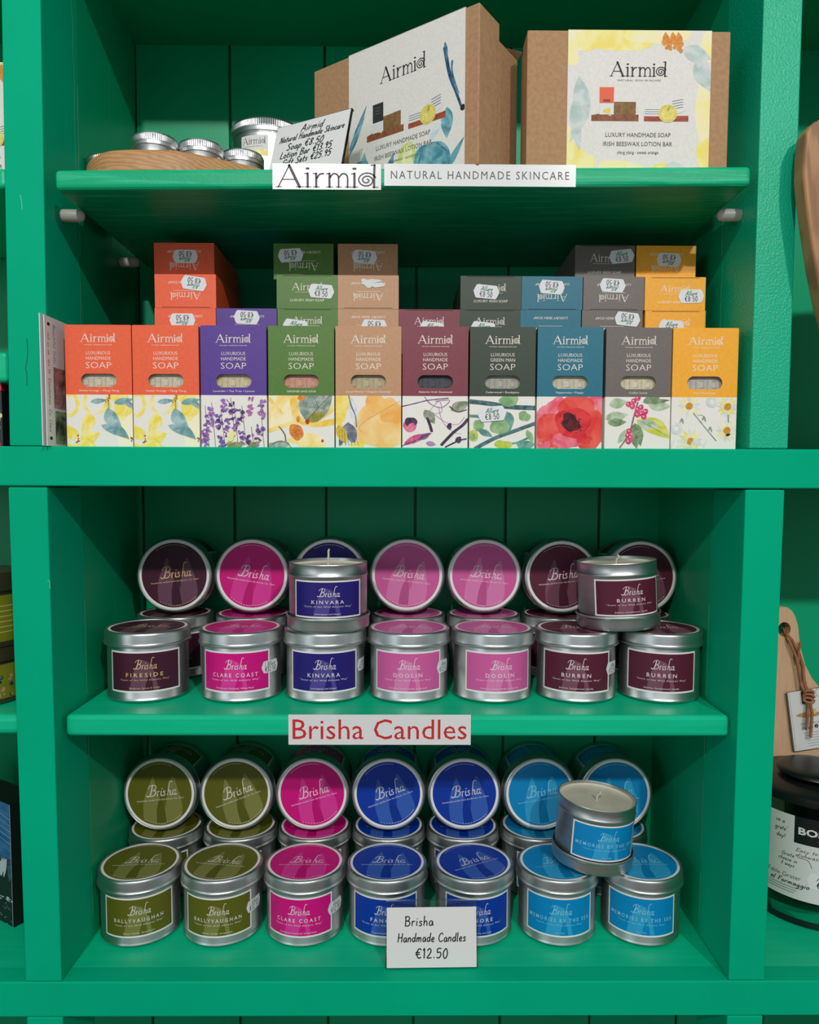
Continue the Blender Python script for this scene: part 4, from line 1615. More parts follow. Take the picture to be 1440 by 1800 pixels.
def lying_tin(key, X, cy, text, lab, grp, zsup, tilt=4.0):
    c = P(720, cy, LY)
    c.x = X
    th = radians(90 - tilt)
    ax = Vector((0, -sin(th), cos(th)))
    base = c - ax * TH
    low = min(c.z - RL * sin(th), base.z + .0 - .0412 * sin(th))
    base.z += max(0.0, zsup + TH + .0002 - low) * 0.6
    t = tin(key, base, lab, grp, radians(180), text, (th, 0, 0))
    return t


MIDL = [
    ('fireside', 307, 1012, 6.5, 'dark plum lid facing out, candle tin lying at the upper left'),
    ('clare', 455, 1012, -8.7, 'magenta lid facing out, candle tin lying left of the opened navy candle'),
    ('kinvara', 598, 1011, 0, 'navy lid facing out, mostly hidden behind the opened navy candle'),
    ('doolin', 725, 1011, -6.7, 'pink lid facing out right of the opened navy candle'),
    ('doolin', 857, 1011, -5, 'pink lid facing out beside the burgundy lid'),
    ('burren', 988, 1013, 6, 'burgundy lid facing out, its right edge behind the opened burgundy candle'),
    ('burren', 1130, 1014, 12, 'burgundy lid facing out at the right end, mostly covered by the opened candle'),
]
XS = spread([P(r_[1], r_[2], LY).x for r_ in MIDL], -.3245, .3130)
for X, (key, cx, cy, tx, lab) in zip(XS, MIDL):
    lying_tin(key, X, cy, tx, lab, 'candle tins lying with lids outward, upper shelf', Z_SH2, 3)

# opened testers on the middle shelf
X = P(577.5, 1095, FY).x
open_tin('kinvara', (X, FY, Z_SH2 + TH), 'opened white wax candle with navy label standing on the navy tin', az(X, FY, -1), 0, False)
X = P(1087, 1095, .094).x
open_tin('burren', (X, .094, Z_SH2 + TH + .0022), 'opened candle with burgundy label tilted across two burgundy tins', az(X, .094, 21), -3.2, True)

LOWF = [
    ('bally', 171, 315, -4.5, 4, None, 'candle tin with olive label at the left end of the lowest display'),
    ('bally', 312.5, 459, -9.5, -9, 52, 'candle tin with olive label and side sticker, second from the left wall'),
    ('clare', 458, 602.6, -11, 0, 52, 'candle tin with magenta label standing on the bottom board'),
    ('fanore', 605, 748, -3.7, 0, None, 'royal blue candle tin beside the magenta one, partly behind the price card'),
    ('fanore', 760, 904, 9, 28, None, 'royal blue candle tin right of the price card, lid print slanting upward'),
    ('sea', 907, 1051, 5.5, 12, None, 'sky blue candle tin under the left side of the opened sky blue candle'),
    ('sea', 1054, 1198, 3, 0, None, 'sky blue candle tin at the right end of the lowest display'),
]
XS = spread([P((r_[1] + r_[2]) / 2, 1545, FY).x for r_ in LOWF], -.3240, .3122)
for X, (key, xl, xr, phi, tx, stk, lab) in zip(XS, LOWF):
    tin(key, (X, FY, Z_BOT), lab, 'candle tins in front on the bottom board', az(X, FY, phi), tx, sticker=None if stk is None else az(X, FY, stk))
LOWB = [
    ('bally', 289, -20, 'olive candle tin behind the left end, an olive tin lying on it'),
    ('bally', 420, -20, 'olive candle tin behind the second olive front tin'),
    ('clare', 550, -6, 'magenta candle tin in back beneath a lying magenta tin'),
    ('fanore', 679.5, 3, 'royal blue candle tin in back, next to the magenta back tin'),
    ('fanore', 809.5, 1, 'royal blue candle tin in back, next to the sky blue back tin'),
    ('sea', 938, 22, 'sky blue candle tin in back, left of the opened candle'),
    ('sea', 1069, 0, 'sky blue candle tin in back, hidden behind the opened candle'),
]
XS = spread([P(r_[1], 1480, BY).x for r_ in LOWB], -.3240, .3122)
for X, (key, xc, phi, lab) in zip(XS, LOWB):
    tin(key, (X, BY, Z_BOT), lab, 'candle tins standing in back on the bottom board', az(X, BY, phi), 0)
LOWL = [
    ('bally', 278, 1396, 5.5, 'olive lid facing out at the left end of the lowest display'),
    ('bally', 410, 1396, 20.5, 'olive lid facing out next to the magenta lid, name slanting upward'),
    ('clare', 547, 1396, 16, 'magenta lid facing out between olive and royal blue lids'),
    ('fanore', 679, 1396, 20, 'royal blue lid facing out next to the magenta lid'),
    ('fanore', 812, 1396, 9.3, 'royal blue lid facing out next to the sky blue lid'),
    ('sea', 942, 1396, 10, 'sky blue lid facing out next to the royal blue lid'),
    ('sea', 1080, 1397, 5, 'sky blue lid facing out, mostly covered by the opened candle'),
]
XS = spread([P(r_[1], r_[2], LY).x for r_ in LOWL], -.3240, .3122)
for X, (key, cx, cy, tx, lab) in zip(XS, LOWL):
    lying_tin(key, X, cy, tx, lab, 'candle tins lying with lids outward, bottom board', Z_BOT, 4)
p = P(1039, 1500, .095)
open_tin('sea', (p.x, .093, Z_BOT + TH + .0031), 'opened candle with sky blue label tilted across two sky blue tins', az(p.x, .093, 20), 4.2, True)

# ================================================================== TOP SHELF
# oak serving board with an uneven rounded outline
out = [(160, .070), (151, .045), (154, .026), (168, .011), (190, .0025), (225, -.0005), (262, -.0002), (311, .002), (370, .015), (420, .028), (461, .041), (480, .065), (474, .092), (440, .118), (380, .150), (290, .170), (222, .175), (184, .120)]
zt_ = 0.0
pl = []
for px, Y in out:
    x = max(P(px, 285, Y).x, -.3165)
    pl.append((x, Y))
pl = spline(pl + [pl[0]], 4)[:-1]
cx = sum(p[0] for p in pl) / len(pl)
cy = sum(p[1] for p in pl) / len(pl)
zt_ = z1(cx)
BT_ = P(240, 260, -.0005).z - zt_
BRD = zt_ + BT_
mb = MB()
mb.slab([(x - cx, y - cy) for x, y in pl], 0, BT_ - .0005, M_OAK)
o = mb.build('serving_board', None, bevel=.004, loc=(cx, cy, zt_ + .0005), smooth=40)
o.rotation_euler = (0, -math.atan(SLOPE1), 0)
tag(o, 'rounded oak serving board lying on the top shelf under small screw-lid tins', 'board')


def screw_tin(name, r, h, loc, lab, grp, label=False):
    t = thing(name, lab, 'tin', loc, (0, 0, 0), grp)
    mb = MB()
    k = r / .0215
    lh = .0115 * (k ** .3)
    mb.lathe([(.0, .0005), (r * .93, 0), (r * .965, .001), (r * .97, .003), (r * .97, h - lh - .002), (r * .95, h - lh - .001), (r * .95, h - .003)], M_ALU, 72)
    mb.build('tin_body', t, smooth=35)
    mb = MB()
    z = h - lh
    n = 140 if r < .03 else 220

    def rf(kk, i, rr):
        return rr * (1 - .016 * (i % 2)) if kk in (4, 5) else rr
    mb.lathe([(r * .96, z), (r, z + .0004), (r, z + lh * .30), (r * .985, z + lh * .36), (r * .992, z + lh * .42), (r, z + lh * .78), (r * .985, z + lh * .86), (r * .96, h - .0004), (r * .90, h), (r * .86, h - .0008), (0, h - .0008)], M_ALU, n, rf)
    mb.build('screw_lid', t, smooth=14)
    if label:
        cv = CV(dl=.00001, l0=.00010)
        w, hh = .030, .021
        cv.rect(-w / 2, 0, w / 2, hh, M_WHITE)
        cv.rect(-w / 2, 0, w / 2, hh * .3, wc('tin_yellow', (240, 226, 120), (248, 240, 190), 200))
        cv.ell(-.006, hh * .2, .003, .0022, wc('tin_flower', (196, 160, 30), (226, 190, 60), 200))
        cv.airmid(0, hh * .73, .0064, .026, M_INK, k=.9)
        cv.text(0, hh * .46, 'NATURAL IRISH SKINCARE', .0010, M_GREYINK, width=.020)
        mb = MB()
        cv.emit(mb, cyl_map(r * .97, 0), step=.004)
        o = mb.build('label', t, smooth=60, loc=(0, 0, .0175))
        o.rotation_euler = (0, 0, label)
    return t


for px, Y, lab in ((273, .052, 'small aluminium screw-lid tin on the oak board, standing highest in view'),
                   (353.5, .066, 'small aluminium screw-lid tin on the oak board between its two neighbours'),
                   (426, .087, 'small aluminium screw-lid tin on the oak board, nearest the big labelled tin'),
                   (190, .096, 'small aluminium screw-lid tin whose rim just shows over the board, by the left wall')):
    x = P(px, 260, Y).x
    screw_tin('screw_lid_tin', .0215, .0295, (x, Y, BRD + (x - cx) * SLOPE1 + .0004), lab, 'small screw-lid tins on the oak board')
x = P(471, 220, .150).x
zl = z1(x)
screw_tin('large_screw_tin', .0398, .0460, (x, .150, zl + .0006), 'large aluminium screw-lid tin underneath the labelled one', 'large screw-lid tins')
screw_tin('large_screw_tin', .0398, .0575, (x, .150, zl + .0468), 'large aluminium screw-lid tin with flower label stacked on another', 'large screw-lid tins', label=radians(-12))


# kraft gift boxes with printed paper sleeves
def kraft_box(lab, loc, rz, w, h, d, s0, s1, art, tray=0.0, name='gift_box'):
    """front at y=0, x from 0 to w, standing on z=0; sleeve spans s0..s1 of the width"""
    t = thing(name, lab, 'gift box', loc, (0, 0, rz), 'kraft gift boxes')
    mb = MB()
    if tray:
        mb.box(0, w, 0, d * .62, 0, h, M_KRAFT)
    else:
        mb.box(0, w, 0, d, 0, h, M_KRAFT)
    mb.build('box_lid' if tray else 'carton', t, bevel=.0012)
    if tray:
        mb = MB()
        mb.box(.001, w + tray, d * .62 + .0008, d, 0, h - .0015, M_KRAFT)
        mb.build('box_base', t, bevel=.001)
    if art:
        mb = MB()
        x0, x1 = s0 * w, s1 * w
        e = .0006
        PAP = noisy('sleeve_paper', (228, 224, 216), (220, 216, 208), nscale=500, rough=.7, spec=.2)
        mb.box(x0, x1, -e, -.0001, 0.0, h + e, PAP)
        mb.box(x0, x1, -e, d * .6 if tray else d + e, h + .0001, h + e, PAP)
        cv = CV()
        cv.push(x0, 0, 0, x1 - x0, h)
        art(cv)
        cv.pop()
        cv.emit(mb, front_map(0, -e, 0), clip=(x0, 0, x1, h))
        mb.build('paper_sleeve', t)
    return t


BRK = wc('tile_brown', (150, 90, 60), (120, 70, 46), 300)
BRK2 = wc('tile_red', (176, 84, 56), (140, 64, 48), 300)
SOAPB = wc('soap_photo', (140, 106, 60), (120, 88, 50), 300)
LEM = wc('lotion_yellow', (216, 196, 84), (230, 216, 130), 200)


def product_picture(cv, green):
    """soap, carton and lotion bar on two little wooden stands, as printed on the sleeve"""
    def R(x0, y0, x1, y1, M): cv.rect(x0, y0, x1, y1, M)
    cv.poly([(.17, .36), (.17, .40), (.245, .415), (.335, .385), (.335, .36)], BRK)
    cv.poly([(.30, .36), (.31, .405), (.50, .405), (.50, .36)], BRK)
    cv.rect(.225, .405, .325, .49, M_WHITE)
    if green:
        cv.rect(.225, .475, .32, .60, mat('photo_dark_carton', (36, 44, 38), .6))
        for v in (.57, .55, .53):
            cv.rect(.25, v, .295, v + .004, M_GREYINK)
        cv.poly([(.32, .405), (.32, .50), (.475, .505), (.475, .405)], SOAPB)
    else:
        cv.rect(.225, .485, .325, .598, mat('photo_orange_carton', (224, 92, 52), .6))
        cv.rect(.25, .495, .30, .513, mat('photo_window', (120, 60, 40), .6))
        cv.ell(.28, .43, .03, .02, LEM, jit=.3)
        cv.rect(.327, .405, .48, .495, SOAPB)
    cv.poly([(.54, .36), (.54, .395), (.85, .40), (.85, .36)], BRK2)
    cv.rect(.54, .395, .65, .455, M_WHITE)
    for v in (.44, .425, .41):
        cv.rect(.545, v, .645, v + .004, M_GREYINK)
    cv.ell(.775, .475, .064, .058, M_WHITE)
    for k in range(4):
        cv.stroke([(.735, .50 - .018 * k), (.81, .515 - .018 * k)], .005, M_GREYINK, smooth=False)
    cv.ell(.705, .415, .066, .064, LEM)
    cv.ring(.705, .415, .050, .056, wc('lotion_ring', (196, 180, 80), (210, 196, 110), 200), 40)
    cv.leaf((.70, .43), (.72, .47), .02, wc('lotion_stamp', (170, 160, 60), (180, 170, 90), 200))


def art_yellow(cv):
    Y = wc('sleeve_yellow', (240, 228, 150), (236, 230, 200), 60)
    Y2 = wc('sleeve_gold', (238, 218, 112), (240, 230, 166), 60)
    T = wc('sleeve_teal', (172, 190, 186), (206, 212, 206), 90)
    O = wc('sleeve_orange', (222, 150, 60), (206, 124, 50), 300)
    cv.ell(.12, .98, .2, .13, Y, jit=.2, seed=1)
    cv.ell(.40, .97, .3, .11, Y2, jit=.2, seed=2)
    cv.ell(.62, .99, .2, .10, Y, jit=.25, seed=3)
    cv.ell(.14, .93, .09, .08, Y2, jit=.2, seed=4)
    cv.ell(.02, .86, .06, .1, Y, jit=.3, seed=5)
    cv.ell(.98, .9, .06, .1, Y, jit=.3, seed=6)
    cv.ell(.97, .42, .07, .24, Y, jit=.2, seed=7)
    cv.ell(.98, .12, .06, .14, Y2, jit=.2, seed=8)
    cv.ell(.07, .08, .12, .1, Y2, jit=.25, seed=9)
    cv.ell(.4, .0, .22, .07, Y, jit=.3, seed=10)
    cv.ell(.7, .01, .12, .05, Y2, jit=.3, seed=11)
    cv.ell(.02, .2, .03, .12, Y, jit=.3, seed=12)
    cv.leaf((.08, .68), (.02, .2), .13, T, .1)
    cv.leaf((.04, .5), (.09, .14), .08, T)
    cv.leaf((.80, .87), (1.0, .8), .12, T)
    cv.leaf((.92, .84), (1.02, .56), .12, T, -.1)
    cv.leaf((.75, .07), (.78, -.04), .12, T)
    cv.leaf((.70, .0), (.76, .08), .06, T)
    r = random.Random(6)
    for cx in (.685, .735, .775):
        for k in range(12):
            cv.ell(cx + r.uniform(-.025, .025), .90 + r.uniform(-.045, .05), .012, .014, O, n=9, jit=.2)
        cv.leaf((cx, .90), (cx - .01, .99), .05, O)
    cv.airmid(.495, .725, .098, .405, M_INK)
    cv.text(.50, .648, 'NATURAL IRISH SKINCARE', .012, M_GREYINK, width=.30, spacing=1.2)
    product_picture(cv, False)
    cv.text(.50, .262, 'LUXURY HANDMADE SOAP', .030, M_GREYINK, width=.457)
    cv.text(.498, .198, 'IRISH BEESWAX LOTION BAR', .030, M_GREYINK, width=.487)
    cv.text(.50, .138, 'ylang ylang - sweet orange', .022, M_GREYINK, width=.29)


def art_blue(cv):
    B = wc('sleeve_blue', (46, 92, 120), (110, 150, 170), 120)
    D = wc('sleeve_navy', (30, 56, 84), (60, 100, 130), 160)
    T = wc('sleeve_sea', (60, 130, 146), (130, 180, 186), 90)
    G = wc('sleeve_lime', (196, 204, 90), (220, 222, 150), 90)
    cv.stroke([(.84, .80), (.88, .62), (.93, .5), (.97, .40)], .03, D, w1=.016)
    cv.stroke([(.90, .70), (.90, .62), (.95, .48)], .016, B)
    cv.leaf((.84, .84), (.86, .70), .03, B)
    cv.ell(.985, .385, .02, .02, M_INK)
    cv.leaf((.86, .42), (.86, .22), .10, T)
    cv.leaf((.0, .30), (.17, .62), .05, B)
    cv.leaf((.0, .34), (.15, .54), .04, T)
    cv.leaf((.72, .24), (.82, .34), .05, wc('sleeve_mist', (190, 206, 214), (214, 222, 226), 90))
    cv.ell(.08, .14, .1, .12, T, jit=.25, seed=1)
    cv.leaf((.12, .1), (.15, .3), .08, T)
    cv.leaf((.02, .02), (.16, .1), .1, D)
    cv.ell(.53, .15, .085, .13, G, jit=.14, seed=3)
    cv.ell(.535, .16, .05, .08, wc('sleeve_pale_lime', (222, 226, 160), (232, 234, 196), 90), jit=.2, seed=5)
    cv.ell(.73, .11, .14, .13, T, jit=.16, seed=4)
    cv.stroke([(.62, .08), (.66, .18), (.76, .22), (.86, .14)], .010, B)
    cv.leaf((.30, .0), (.42, .24), .07, B)
    cv.leaf((.34, .02), (.42, .1), .05, D)
    cv.leaf((.84, .0), (1.0, .2), .05, T)
    cv.airmid(.49, .775, .098, .40, M_INK)
    product_picture(cv, True)
    cv.text(.49, .298, 'LUXURY HANDMADE SOAP', .030, M_GREYINK, width=.47)
    cv.text(.49, .232, 'IRISH BEESWAX LOTION BAR', .030, M_GREYINK, width=.50)
    cv.text(.50, .180, 'cedarwood - eucalyptus', .020, M_GREYINK, width=.25)


# first box: turned, its right end nearest; corner found where the two visible faces meet
cor = P(843.5, 3, -.0145)
zc = cor.z
lf, bk = PZ(552, 126, zc), PZ(884, 40, zc)
ang = atan2(lf.y - cor.y, cor.x - lf.x)
BXW = sqrt((lf.y - cor.y) ** 2 + (cor.x - lf.x) ** 2)
BXD = max(.030, (bk - cor).length)
ZB = z1(cor.x + .03) + .0008
BXH = zc - ZB
nx, ny = sin(ang), cos(ang)


def along(p0, p1, px):
    """how far from p0 to p1 (as seen on the upright face between them) the sight line at px falls"""
    best, bt = 1e9, 0
    for k in range(401):
        q = p0.lerp(p1, k / 400)
        v = q - CAMP
        x = PX + F_PX * v.dot(RGT) / v.dot(FWD)
        if abs(x - px) < best:
            best, bt = abs(x - px), k / 400
    return bt


kraft_box('kraft gift box turned sideways, white sleeve with blue branch painting', (lf.x, cor.y + BXW * sin(ang), ZB), -ang, BXW, BXH, BXD, along(lf, cor, 614), along(lf, cor, 819), art_blue)
# a plain one tucked behind it, its end and a lifted flap showing
kw = .070
h3 = BXH * .90
fc = PZ(905, 100, ZB + h3)
bx = fc.x - nx * BXD - cos(ang) * kw
by = fc.y - ny * BXD + sin(ang) * kw
gap = (bx - lf.x) * nx + (by - (cor.y + BXW * sin(ang))) * ny - BXD - .001
if gap < 0:
    bx -= nx * gap
    by -= ny * gap
tb = kraft_box('plain kraft box whose end shows behind the turned gift box', (bx, by, ZB), -ang, kw, h3, BXD, 0, 0, None)
mb = MB()
mb.add([(kw, BXD * .35, h3), (kw, BXD, h3), (kw + .005, BXD, h3 + .005), (kw + .0006, BXD * .4, h3 + .0004), (kw + .0044, BXD, h3 + .0056)], [(0, 1, 2), (0, 2, 3), (3, 2, 4)], M_KRAFT)
mb.build('flap', tb)
# right-hand box, square to the shelf
b2 = P(926, 170, .004)
b2r = P(1282, 170, .004)
kraft_box('kraft gift box facing front, white sleeve with yellow border painting', (b2.x, .004, z1(b2r.x) + .0006), 0, b2r.x - b2.x, P(1100, 55, .004).z - z1(b2r.x), .040, .200, .905, art_yellow, tray=.0050)


# signs stuck on the shelf edges
def strip_sign(name, lab, pts, Y, draw, tape=True):
    (xa, ya), (xb, yb) = pts
    a, b = P(xa, ya, Y), P(xb, yb, Y)
    w, h = b.x - a.x, a.z - b.z
    mb = MB()
    mb.box(0, w, -.0004, 0, 0, h, M_PAPER)
    cv = CV()
    draw(cv, w, h)
    cv.emit(mb, front_map(0, -.0004, 0))
    o = mb.build(name, None, loc=(a.x, Y, b.z))
    return tag(o, lab, 'sign', 'paper signs on the shelf edges')


s = strip_sign('shelf_sign', 'white paper sign with large black logo lettering on top shelf edge', ((479, 287.5), (670, 334)), Y1F - .0002,
               lambda c, w, h: c.airmid(w * .505, h * .50, h * .84, w * .95, mat('sign_charcoal', (62, 54, 54), .5), k=.95))
s = strip_sign('shelf_sign', 'long white paper sign in spaced thin capitals on top shelf edge', ((675.6, 288), (1012, 329)), Y1F - .0002,
               lambda c, w, h: c.text(w * .50, h * .5, 'NATURAL HANDMADE SKINCARE', h * .36, mat('sign_charcoal', (62, 54, 54), .5), width=w * .93, spacing=1.25))
s = strip_sign('shelf_sign', 'white paper sign with red lettering on the candle shelf edge', ((507, 1256), (827.5, 1309)), .0136,
               lambda c, w, h: c.text(w * .5, h * .515, 'Brisha Candles', h * .655, mat('sign_red', (196, 36, 40), .5), width=w * .955))


# handwritten price cards in clear acrylic stands
def price_card(lab, loc, rz, lean, w, h, draw, above=.0, foot=.030):
    t = thing('price_card_stand', lab, 'price card', loc, (0, 0, rz), 'handwritten price cards')
    mb = MB()
    mb.box(-w / 2 - .001, w / 2 + .001, .0006, .0024, 0, h + above, M_ACRYLIC)
    mb.box(-w / 2 - .001, w / 2 + .001, .0024, .0036, h + above - .0012, h + above, M_ACRYLIC)
    o = mb.build('acrylic_back', t)
    o.rotation_euler = (-lean, 0, 0)
    mb = MB()
    mb.box(-w / 2 - .001, w / 2 + .001, .001, foot, -.0002, .0016, M_ACRYLIC)
    mb.build('acrylic_foot', t)
    mb = MB()
    mb.box(-w / 2, w / 2, -.0002, .0004, .0010, h, M_WHITE)
    cv = CV()
    cv.push(-w / 2, .0010)
    draw(cv, w, h)
    cv.pop()
    cv.emit(mb, front_map(0, -.0002, 0))
    o = mb.build('card', t)
    o.rotation_euler = (-lean, 0, 0)
    return t


def draw1(c, w, h):
    I = M_INK
    c.hand(w * .50, h * .875, 'Airmid', h * .105, I, pen=.0011, width=w * .30, slant=.25)
    c.hand(w * .51, h * .755, 'Natural Handmade Skincare', h * .095, I, pen=.0010, width=w * .88, slant=.25)
    c.hand(w * .44, h * .615, 'Soap \u20ac8.50', h * .105, I, pen=.0011, width=w * .50, slant=.2)
    c.hand(w * .47, h * .49, 'Lotion Bar \u20ac13.95', h * .10, I, pen=.0011, width=w * .70, slant=.2)
    c.hand(w * .50, h * .365, 'Gift Sets \u20ac25.95', h * .10, I, pen=.0011, width=w * .66, slant=.2)


tr = P(617, 190, .018)
tl = P(489, 227, .056)
yaw_ = atan2(tl.y - tr.y, tr.x - tl.x)
wc1 = sqrt((tr.x - tl.x) ** 2 + (tl.y - tr.y) ** 2)
hz = (tr.z + tl.z) / 2 - z1(-.09) - .0006
lean = radians(17)
mx_, my_ = (tr.x + tl.x) / 2, (tr.y + tl.y) / 2
dl_ = hz * tan(lean)
price_card('acrylic stand with handwritten price list leaning before the turned gift box', (mx_ - sin(yaw_) * dl_, my_ - cos(yaw_) * dl_, z1(-.09) + .0006), -yaw_, lean, wc1, hz / cos(lean), draw1, above=.0012)


def draw2(c, w, h):
    I = M_INK
    c.hand(w * .36, h * .76, 'Brisha', h * .155, I, pen=.0011, width=w * .32, slant=.05)
    c.hand(w * .50, h * .49, 'Handmade Candles', h * .14, I, pen=.0011, width=w * .76, slant=.12)
    c.hand(w * .50, h * .23, '\u20ac12.50', h * .155, I, pen=.0012, width=w * .36, slant=.05)


pb = PZ(759, 1704, Z_BOT)
a, b = P(680, 1650, pb.y + .004), P(838, 1650, pb.y + .004)
ztop = P(759, 1596, pb.y + .010).z - Z_BOT
price_card('acrylic stand with handwritten candle price card before the royal blue tins', ((a.x + b.x) / 2, pb.y, Z_BOT + .0008), radians(1), radians(10), b.x - a.x, ztop / cos(radians(10)), draw2, above=.0066, foot=.030)

# ================================================================== THE BAY ON THE LEFT
XB = XL - PW          # right inner face of the left bay
# kraft gift box seen at the very edge on the top shelf
mbx = P(3, 250, .06)
kraft_box('kraft box with printed sleeve, only its edge showing left of the upright', (XB - .128, .07, 1.6866), 0, .120, P(3, 110, .07).z - 1.6866, .06, .2, .97, art_yellow)
# black and red box with gold ornament
p = P(10, 785, .02)
t = thing('ornament_box', 'black box with red bands and gold ornament, cut by the left edge', 'box', (XB - .012, .012, Z_MID + .0002))
BK = mat('box_black', (26, 26, 32), .4)
RDm = mat('box_red', (206, 16, 44), .4)
hb = P(8, 669, .012).z - Z_MID
mb = MB()
mb.box(-.11, 0, 0, .07, 0, hb * .85, BK)
cv = CV()
GO = mat('ornament_gold', (226, 214, 150), .35)
cx0, cz0 = -.0150, hb * .47
for sgn in (1, -1):
    for k in range(6):
        a = radians(20 + 24 * k)
        r_ = .016
        cv.leaf((cx0 + r_ * .55 * cos(a), cz0 + sgn * (.004 + r_ * .5 * sin(a))), (cx0 + r_ * 1.05 * cos(a + .5), cz0 + sgn * (.004 + r_ * .95 * sin(a + .5))), .003, GO, .2)
    cv.stroke([(cx0 + .013, cz0 + sgn * .001), (cx0 + .010, cz0 + sgn * .012), (cx0, cz0 + sgn * .018)], .0012, GO)
cv.ell(cx0 + .014, cz0, .0018, .0018, GO)
cv.rect(-.11, .0, 0, hb * .055, BK)
cv.ell(-.012, .002, .010, .006, RDm)
cv.emit(mb, front_map(0, 0, 0), clip=(-.11, 0, 0, hb))
mb.build('box_base', t)
mb = MB()
mb.box(-.1102, .0002, -.0003, .0702, hb * .85, hb, RDm)
mb.build('box_lid', t)


def biscuit_tin(z, h, lab, lines, pk):
    t = thing('mustard_tin', lab, 'tin', (P(-28, 1120, .075).x - .012, .075, z), (0, 0, 0), 'mustard tins in the left bay')
    r = .050
    C1 = mat('tin_bronze', (150, 108, 92), .3, .9)
    mb = MB()
    mb.lathe([(.0, .0003), (r, 0), (r * 1.02, .001), (r * 1.02, .004), (r, .005), (r, h * .72), (r * .98, h * .73), (r * .98, h * .9)], C1, 64)
    b = mb.build('tin_body', t, smooth=35)
    mb = MB()
    mb.lathe([(r * 1.0, h * .76), (r * 1.025, h * .76), (r * 1.025, h * .78), (r * 1.01, h * .80), (r * 1.01, h - .002), (r * .99, h), (r * .96, h), (0, h - .0005)], C1, 64)
    l = mb.build('lid', t, smooth=35)
    mb = MB()
    cv = CV()
    cv.ell(0, 0, r * .93, r * .93, mat('tin_pink_top', (206, 128, 116), .4), n=48)
    cv.emit(mb, top_map(h - .0004))
    mb.build('lid_label', l)
    cv = CV(dl=.00001, l0=.00012)
    MU = noisy('mustard_label', (136, 132, 30), (124, 122, 26), nscale=60, rough=.4)
    w = r * 2.4
    cv.rect(-w / 2, 0, w / 2, h * .62, MU)
    if lines:
        for k in range(6):
            cv.rect(r * .45, h * (.12 + k * .07), r * .98, h * (.12 + k * .07) + .0010, mat('tin_text_lines', (190, 186, 110), .5))
    else:
        cv.text(r * .34, h * .47, 'CO.', .0065, M_BOXTEXT, bold=.02)
        cv.rect(r * .20, h * .39, r * .55, h * .395, mat('tin_text_lines', (190, 186, 110), .5))
        rr = random.Random(4)
        cols = [mat('bud_navy', (36, 50, 92), .5), mat('bud_coral', (206, 140, 110), .5), mat('bud_leaf', (90, 140, 70), .5)]
        for k in range(26):
            cv.ell(r * .62 + rr.uniform(-.010, .012), h * .2 + rr.uniform(-.010, .012), rr.uniform(.001, .0024), rr.uniform(.001, .0024), cols[k % 3], n=8)
    mb = MB()
    cv.emit(mb, cyl_map(r, h * .08), step=.005)
    mb.build('label', b, smooth=60).rotation_euler = (0, 0, pk)
    return t


hl = P(10, 1130, .075).z - Z_SH2
hu = P(10, 1003, .075).z - Z_SH2 - hl
biscuit_tin(Z_SH2 + .0002, hl, 'mustard labelled tin with small flower print, lower of two at the left edge', False, radians(24))
biscuit_tin(Z_SH2 + hl + .0004, hu, 'mustard labelled tin with lines of small text, upper of two at the left edge', True, radians(24))

# deep-edged canvas print, face turned to the left
pc = PZ(23.5, 1631, Z_BOT)
t = thing('canvas_print', 'canvas print of dark surf under a blue sky with black side edge', 'picture', (pc.x, pc.y, Z_BOT + .0002), (0, 0, radians(-32)))
ht = P(18, 1416, pc.y).z - Z_BOT
mb = MB()
SKY = noisy('print_sky', (20, 74, 130), (60, 110, 150), scale=(4, 1, 16), nscale=8, rough=.5)
mb.box(-.14, 0, .0005, .034, 0, ht, mat('print_black_edge', (10, 10, 12), .5))
cv = CV()
cv.rect(-.14, 0, 0, ht, SKY)
cv.rect(-.14, 0, 0, ht * .55, noisy('print_sea', (14, 34, 60), (66, 90, 112), scale=(6, 1, 20), nscale=14, rough=.5))
r = random.Random(8)
CL = mat('print_cliff', (14, 18, 22), .5)
cv.poly([(-.14, ht * .30), (-.03, ht * .34), (-.012, ht * .55), (-.006, ht * .36), (0, ht * .42), (0, 0), (-.14, 0)], CL)
FO = mat('print_foam', (176, 186, 190), .5)
for k in range(40):
    x = -r.random() * .1
    cv.ell(x, ht * (.22 + x * 1.2 + r.uniform(-.02, .02)), r.uniform(.0008, .003), r.uniform(.0004, .0012), FO, n=7)
for k in range(60):
    cv.ell(-r.random() * .1, ht * r.random() * .18, r.uniform(.0004, .0012), r.uniform(.0003, .0008), FO, n=6)
for k in range(8):
    cv.leaf((-.02 + r.uniform(-.015, .012), ht * .38), (-.02 + r.uniform(-.015, .012), ht * .55), .004, FO)
for k in range(5):
    cv.stroke([(-.09, ht * (.70 + .05 * k)), (-.05, ht * (.74 + .05 * k)), (0, ht * (.68 + .05 * k))], .0008, mat('print_cloud', (110, 160, 196), .5))
cv.rect(-.0008, 0, 0, ht, mat('print_pale_edge', (150, 160, 170), .5))
cv.emit(mb, front_map(0, 0.0005, 0), clip=(-.14, 0, 0, ht))
mb.build('stretched_canvas', t)

